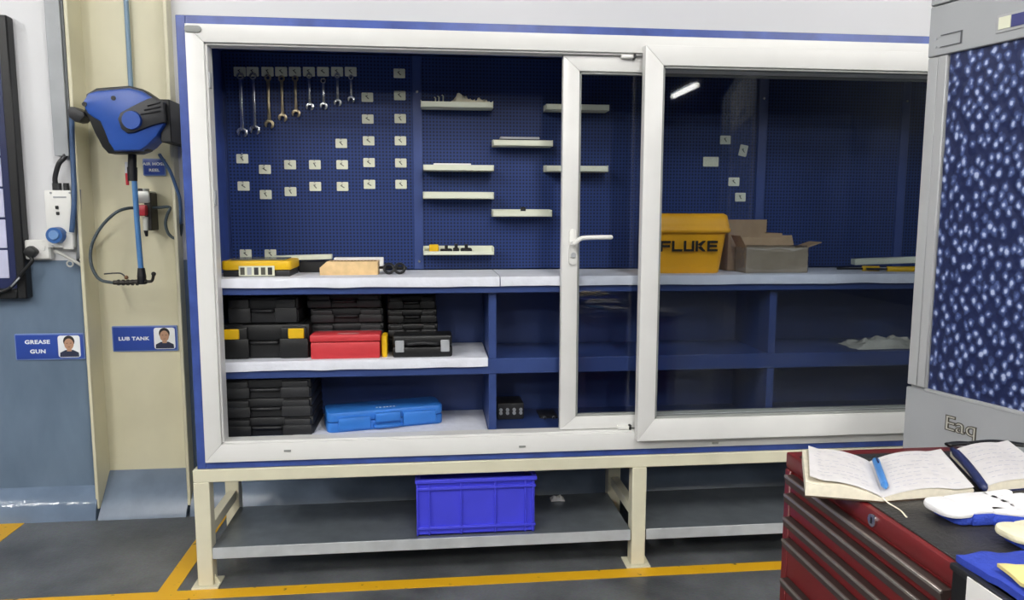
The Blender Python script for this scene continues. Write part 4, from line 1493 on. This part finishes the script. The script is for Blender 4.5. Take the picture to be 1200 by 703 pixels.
# ================================================================== RED TOOL CHEST
CX0, CX1, CY0, CY1, CT = 1.887, 2.40, -1.895, -1.243, .930
ch = thing('tool_chest', 'red roller tool chest with many flat drawers and a black top mat', 'tool chest', ((CX0 + CX1) / 2, (CY0 + CY1) / 2, 0))
b = nb()
box(b, (CX0 + .012, CX1), (CY0, CY1), (.12, .884), .006, 2)
obj('carcass', b, CHESTR, ch)
b = nb()
box(b, (CX0, CX1), (CY0, CY1), (.886, .928), .006, 2)
obj('top_tray', b, CHESTR, ch)
for (y0, y1) in ((CY1 - .028, CY1), (CY0, CY0 + .012)):
    obj('corner_post', bx((CX0, CX0 + .02), (y0, y1), (.12, .884), .003), CHESTR, ch)
obj('top_mat', bx((CX0 + .012, CX1 - .02), (CY0 + .01, CY1 - .05), (.928, .932), .001), RUBBER, ch)
zs = [.876, .826, .762, .703, .594, .45, .29, .14]
for i in range(len(zs) - 1):
    b = bx((CX0 + .002, CX0 + .02), (CY0 + .014, CY1 - .030), (zs[i + 1] + .004, zs[i]), .002)
    d = obj('drawer', b, CHESTR, ch)
    p = nb()
    prism(p, [(CX0 + .004, zs[i] + .002), (CX0 - .014, zs[i] + .001), (CX0 - .018, zs[i] - .006), (CX0 - .014, zs[i] - .022), (CX0 - .008, zs[i] - .02), (CX0 + .004, zs[i] - .008)], CY0 + .018, CY1 - .034, 'y')
    obj('drawer_pull', p, PULL, d)
    obj('pull_edge', bx((CX0 - .0195, CX0 - .0125), (CY0 + .018, CY1 - .034), (zs[i] - .0055, zs[i] + .0025), .0015), ALU, d)
b = nb()
cyl(b, (CX0 + .004, -1.640, .908), (CX0 - .006, -1.640, .908), .0135, n=20)
lk = obj('lock', b, CHROME, ch)
obj('key_slot', bx((CX0 - .0068, CX0 - .0055), (-1.642, -1.638), (.901, .915)), BLACK, lk)
for (x, y) in ((CX0 + .07, CY0 + .07), (CX1 - .07, CY0 + .07), (CX0 + .07, CY1 - .07), (CX1 - .07, CY1 - .07)):
    b = nb()
    cyl(b, (x - .02, y, .05), (x + .02, y, .05), .05, n=20)
    cs = obj('castor', b, BLACK, ch)
    obj('castor_fork', bx((x - .03, x + .03), (y - .03, y + .03), (.098, .122), .003), GREYP, cs)

MT = .932
# ---- open book
def page_block(b, spf, spb, edf, edb, zs_, ze_f, ze_b, arch, nu=14, nv=8, base=MT + .004):
    """block of pages between spine and outer edge, arched near the spine"""
    def fn(u, v):
        ze = ze_f * (1 - v) + ze_b * v
        z = zs_ * (1 - u) + ze * u + arch * math.sin(min(1, u * 1.25) * PI) ** .8
        return Vector((0, 0, z))
    c00, c10, c11, c01 = [Vector((p[0], p[1], base)) for p in (spf, edf, edb, spb)]
    top = [[None] * (nv + 1) for _ in range(nu + 1)]
    bot = [[None] * (nv + 1) for _ in range(nu + 1)]
    for i in range(nu + 1):
        for j in range(nv + 1):
            u, v = i / nu, j / nv
            p = c00 * (1 - u) * (1 - v) + c10 * u * (1 - v) + c11 * u * v + c01 * (1 - u) * v
            top[i][j] = b.verts.new(p + fn(u, v)); bot[i][j] = b.verts.new(p)
    for i in range(nu):
        for j in range(nv):
            b.faces.new((top[i][j], top[i + 1][j], top[i + 1][j + 1], top[i][j + 1]))
            b.faces.new((bot[i][j], bot[i][j + 1], bot[i + 1][j + 1], bot[i + 1][j]))
    for i in range(nu):
        b.faces.new((top[i][0], bot[i][0], bot[i + 1][0], top[i + 1][0]))
        b.faces.new((top[i][nv], top[i + 1][nv], bot[i + 1][nv], bot[i][nv]))
    for j in range(nv):
        b.faces.new((top[0][j], top[0][j + 1], bot[0][j + 1], bot[0][j]))
        b.faces.new((top[nu][j], bot[nu][j], bot[nu][j + 1], top[nu][j + 1]))
    bmesh.ops.recalc_face_normals(b, faces=b.faces[:])
    return fn


def leaf(b, spf, spb, edf, edb, fn, lift, inset=.004, nu=14, nv=8, base=MT + .004):
    c00, c10, c11, c01 = [Vector((p[0], p[1], base + lift)) for p in (spf, edf, edb, spb)]
    sheet(b, c00, c10, c11, c01, nu, nv, lambda u, v: fn(u, v) + Vector((0, 0, lift * 3 * u * u)), .0008)


def ruled(parent, spf, spb, edf, edb, fn, lift, rows, seed):
    """pale handwriting strokes lying on the page"""
    b = nb()
    R2 = random.Random(seed)
    c00, c10, c11, c01 = [Vector((p[0], p[1], MT + .004 + lift)) for p in (spf, edf, edb, spb)]
    def pt(u, v):
        return c00 * (1 - u) * (1 - v) + c10 * u * (1 - v) + c11 * u * v + c01 * (1 - u) * v + fn(u, v) + Vector((0, 0, lift * 3 * u * u + .0012))
    for k in range(rows):
        v = .12 + .76 * k / (rows - 1)
        u = .16
        while u < .86:
            l = R2.uniform(.03, .09)
            a = [pt(u, v), pt(min(u + l, .92), v), pt(min(u + l, .92), v + .013), pt(u, v + .013)]
            if R2.random() < .8:
                b.faces.new([b.verts.new(p) for p in a])
            u += l + R2.uniform(.012, .05)
    return obj('handwriting', b, mat('faint_pen_ink', 'b9b9c4', .6), parent)


spf, spb = (1.923, -1.610), (2.030, -1.386)
lf, lb2 = (1.775, -1.560), (1.878, -1.345)
rf, rb = (2.150, -1.590), (2.248, -1.345)
bk = thing('open_book', 'open handwritten logbook with a blue pen in its gutter', 'book', (1.97, -1.5, MT))
b = nb()
for e in ((lf, lb2), (rf, rb)):
    v = [Vector((spf[0], spf[1], MT)), Vector((e[0][0], e[0][1], MT)), Vector((e[1][0], e[1][1], MT)), Vector((spb[0], spb[1], MT))]
    sheet(b, v[0], v[1], v[2], v[3], 2, 2, lambda u, v: Vector((0, 0, .0035)), .003)
obj('cover', b, mat('dark_book_cover', '4a3a2c', .5), bk)
b = nb(); fl_ = page_block(b, spf, spb, lf, lb2, .006, .030, .030, .010)
obj('page_block', b, PEDGE, bk)
b = nb(); leaf(b, spf, spb, (lf[0] + .012, lf[1] + .006), (lb2[0] + .012, lb2[1] - .006), fl_, .003)
pg = obj('page', b, PAGE, bk)
ruled(pg, spf, spb, (lf[0] + .012, lf[1] + .006), (lb2[0] + .012, lb2[1] - .006), fl_, .003, 9, 4)
b = nb(); fr_ = page_block(b, spf, spb, rf, rb, .006, .010, .014, .012)
obj('page_block', b, PEDGE, bk)
b = nb(); leaf(b, spf, spb, rf, rb, fr_, .0015)
pg = obj('page', b, PAGE, bk)
ruled(pg, spf, spb, rf, rb, fr_, .0015, 9, 7)
b = nb(); tube(b, [(1.925, -1.60, MT + .012), (1.928, -1.625, MT + .006), (1.935, -1.655, MT + .002), (1.925, -1.69, MT + .002)], .0022, 6, True, 6, .5)
obj('ribbon_marker', b, PEDGE, bk)
b = nb()
p0, p1 = Vector((2.026, -1.420, MT + .026)), Vector((1.944, -1.588, MT + .024))
dv = (p1 - p0).normalized()
cyl(b, p0, p1 - dv * .02, .0085, .008, 12)
cyl(b, p1 - dv * .02, p1, .008, .002, 12)
t = thing('pen', 'blue pen lying in the gutter of the open logbook', 'pen', (p0 + p1) / 2)
obj('barrel', b, PENB, t)
b = nb(); tube(b, [p0 + Vector((0, 0, .009)), p0 + dv * .045 + Vector((0, 0, .011))], .0018, 6, False)
obj('clip', b, NAVY, t)

# ---- second book
spf, spb = (2.185, -1.580), (2.275, -1.345)
rf, rb = (2.375, -1.560), (2.470, -1.300)
bk = thing('open_notebook', 'second open notebook with a navy spine at the right of the logbook', 'book', (2.32, -1.45, MT))
b = nb()
v = [Vector((p[0], p[1], MT)) for p in (spf, rf, rb, spb)]
sheet(b, v[0], v[1], v[2], v[3], 2, 2, lambda u, v: Vector((0, 0, .0035)), .003)
obj('cover', b, NAVY, bk)
b = nb(); f2 = page_block(b, spf, spb, rf, rb, .010, .012, .016, .010)
obj('page_block', b, PEDGE, bk)
b = nb(); leaf(b, spf, spb, rf, rb, f2, .0015)
pg = obj('page', b, PAGE, bk)
ruled(pg, spf, spb, rf, rb, f2, .0015, 8, 13)
b = nb()
tube(b, [(2.182, -1.585, MT + .010), (2.205, -1.52, MT + .022), (2.238, -1.44, MT + .026), (2.268, -1.36, MT + .028)], [.004] + [.010] * 16 + [.006], 8)
obj('spine_tape', b, NAVY, bk)
b = nb()
tube(b, [(2.33, -1.262, MT + .006), (2.365, -1.257, MT + .007), (2.39, -1.262, MT + .007)], .012, 8, True, 6, .45)
tube(b, [(2.39, -1.262, MT + .007), (2.45, -1.280, MT + .016), (2.50, -1.32, MT + .018)], .012, 8, True, 6, .45)
tag(obj('black_strap', b, BLACK, loc=(2.36, -1.26, MT)), 'black webbing strap lying behind the notebook at the chest edge', 'strap')


# ---- gloves
def glove(label, x, y, rz, back, palm, scale=1.0, spread=1.0, thumb=-.5):
    """flat knitted work glove: cuff, palm and five separate fingers, palm side up"""
    t = thing('work_glove', label, 'glove', (x, y, MT), rz)
    def body(z0, z1, grow):
        b = nb()
        s = scale
        pal = [(0, -.042), (.05, -.047), (.10, -.046), (.108, -.02), (.108, .02), (.10, .044), (.05, .046), (0, .04)]
        prism(b, [(p[0] * s + (grow if p[0] > .05 else -grow), p[1] * s * (1 + grow * 12)) for p in pal], z0, z1, 'z', min(.005, (z1 - z0) * .35))
        for (yy, ln, ang) in ((-.034, .062, -.14), (-.012, .076, -.04), (.011, .07, .05), (.033, .055, .16)):
            M = Matrix.Translation((.10 * s, yy * s, 0)) @ Matrix.Rotation(ang * spread, 4, 'Z')
            prism(b, [(q[0] * s, q[1] * s * (1 + grow * 25)) for q in rrect(ln + .02, .021, .0100, 4, ln / 2, 0)], z0, z1, 'z', min(.005, (z1 - z0) * .35), M)
        M = Matrix.Translation((.045 * s, -.038 * s, 0)) @ Matrix.Rotation(thumb, 4, 'Z')
        prism(b, [(q[0] * s, q[1] * s * (1 + grow * 25)) for q in rrect(.075, .024, .0115, 4, .034, 0)], z0, z1, 'z', min(.005, (z1 - z0) * .35), M)
        return b
    obj('knit_back', body(.001, .026, .002), back, t, local=True)
    obj('palm_coat', body(.0245, .034, -.001), palm, t, local=True)
    b = nb()
    prism(b, rrect(.075 * scale, .088 * scale, .030, 5, -.022 * scale, 0), .018, .0335, 'z', .006)
    obj('cuff', b, palm, t, local=True)
    b = nb()
    prism(b, rrect(.05 * scale, .08 * scale, .018, 4, -.008 * scale, 0), .002, .020, 'z', .005)
    obj('cuff_lining', b, back, t, local=True)
    return t


glove('white palmed blue work glove in front of the open logbook', 2.027, -1.702, .10, GLOVEB, GLOVEW, 1.0, .35)
glove('cream palmed work glove lying nearest the blue cloth', 2.072, -1.832, .06, GLOVEB, CCLOTH, .9, .3, -.2)

# ---- tall black bin with cloths beside the chest
bx0, bx1, by0, by1, bt = 1.865, 2.30, -2.42, -1.905, .945
t = thing('fabric_bin', 'tall black fabric bin standing against the near end of the red chest', 'bin', ((bx0 + bx1) / 2, (by0 + by1) / 2, 0))
b = nb()
for (x, y) in (((bx0, bx0 + .012), (by0, by1)), ((bx1 - .012, bx1), (by0, by1)), ((bx0 + .012, bx1 - .012), (by0, by0 + .012)), ((bx0 + .012, bx1 - .012), (by1 - .012, by1))):
    box(b, x, y, (0, bt - .012), .003)
box(b, (bx0 + .012, bx1 - .012), (by0 + .012, by1 - .012), (0, .02))
obj('bin_wall', b, BLACK, t)
b = nb()
for (x, y) in (((bx0 - .003, bx0 + .013), (by0 - .006, by1 + .004)), ((bx1 - .016, bx1 + .006), (by0 - .006, by1 + .004)), ((bx0 + .016, bx1 - .016), (by0 - .006, by0 + .016)), ((bx0 + .016, bx1 - .016), (by1 - .014, by1 + .004))):
    box(b, x, y, (bt - .014, bt), .004, 2)
obj('rim', b, CHAR, t)
obj('paper_card', bx((bx0 - .006, bx0 - .004), (-2.25, -1.95), (.62, .942)), PAPER, t)
b = nb()
def clothfn(seed, h):
    def fn(u, v):
        e = min(1, min(u, 1 - u, v, 1 - v) / .12)
        return Vector((0, 0, h * (.6 + .5 * noise.noise(Vector((u * 3, v * 3, seed)))) * e + .006 * noise.noise(Vector((u * 9, v * 9, seed)))))
    return fn
sheet(b, (bx0 + .014, by1 - .34, bt + .012), (bx1 - .02, by1 - .34, bt + .012), (bx1 - .02, by1 + .002, bt + .014), (bx0 + .008, by1 + .002, bt + .014), 26, 18, clothfn(2.5, .012), .012)
tag(obj('blue_cloth', b, BCLOTH, loc=(2.05, -2.05, bt - .02)), 'bright blue cloth filling the top of the black bin', 'cloth')
b = nb()
sheet(b, (1.875, -2.26, bt + .030), (2.22, -2.27, bt + .030), (2.22, -2.01, bt + .034), (1.888, -1.978, bt + .030), 22, 16, clothfn(7.5, .020), .006)
tag(obj('yellow_cloth', b, YCLOTH, loc=(2.05, -2.1, bt)), 'pale yellow cloth lying on the blue cloth in the bin', 'cloth')
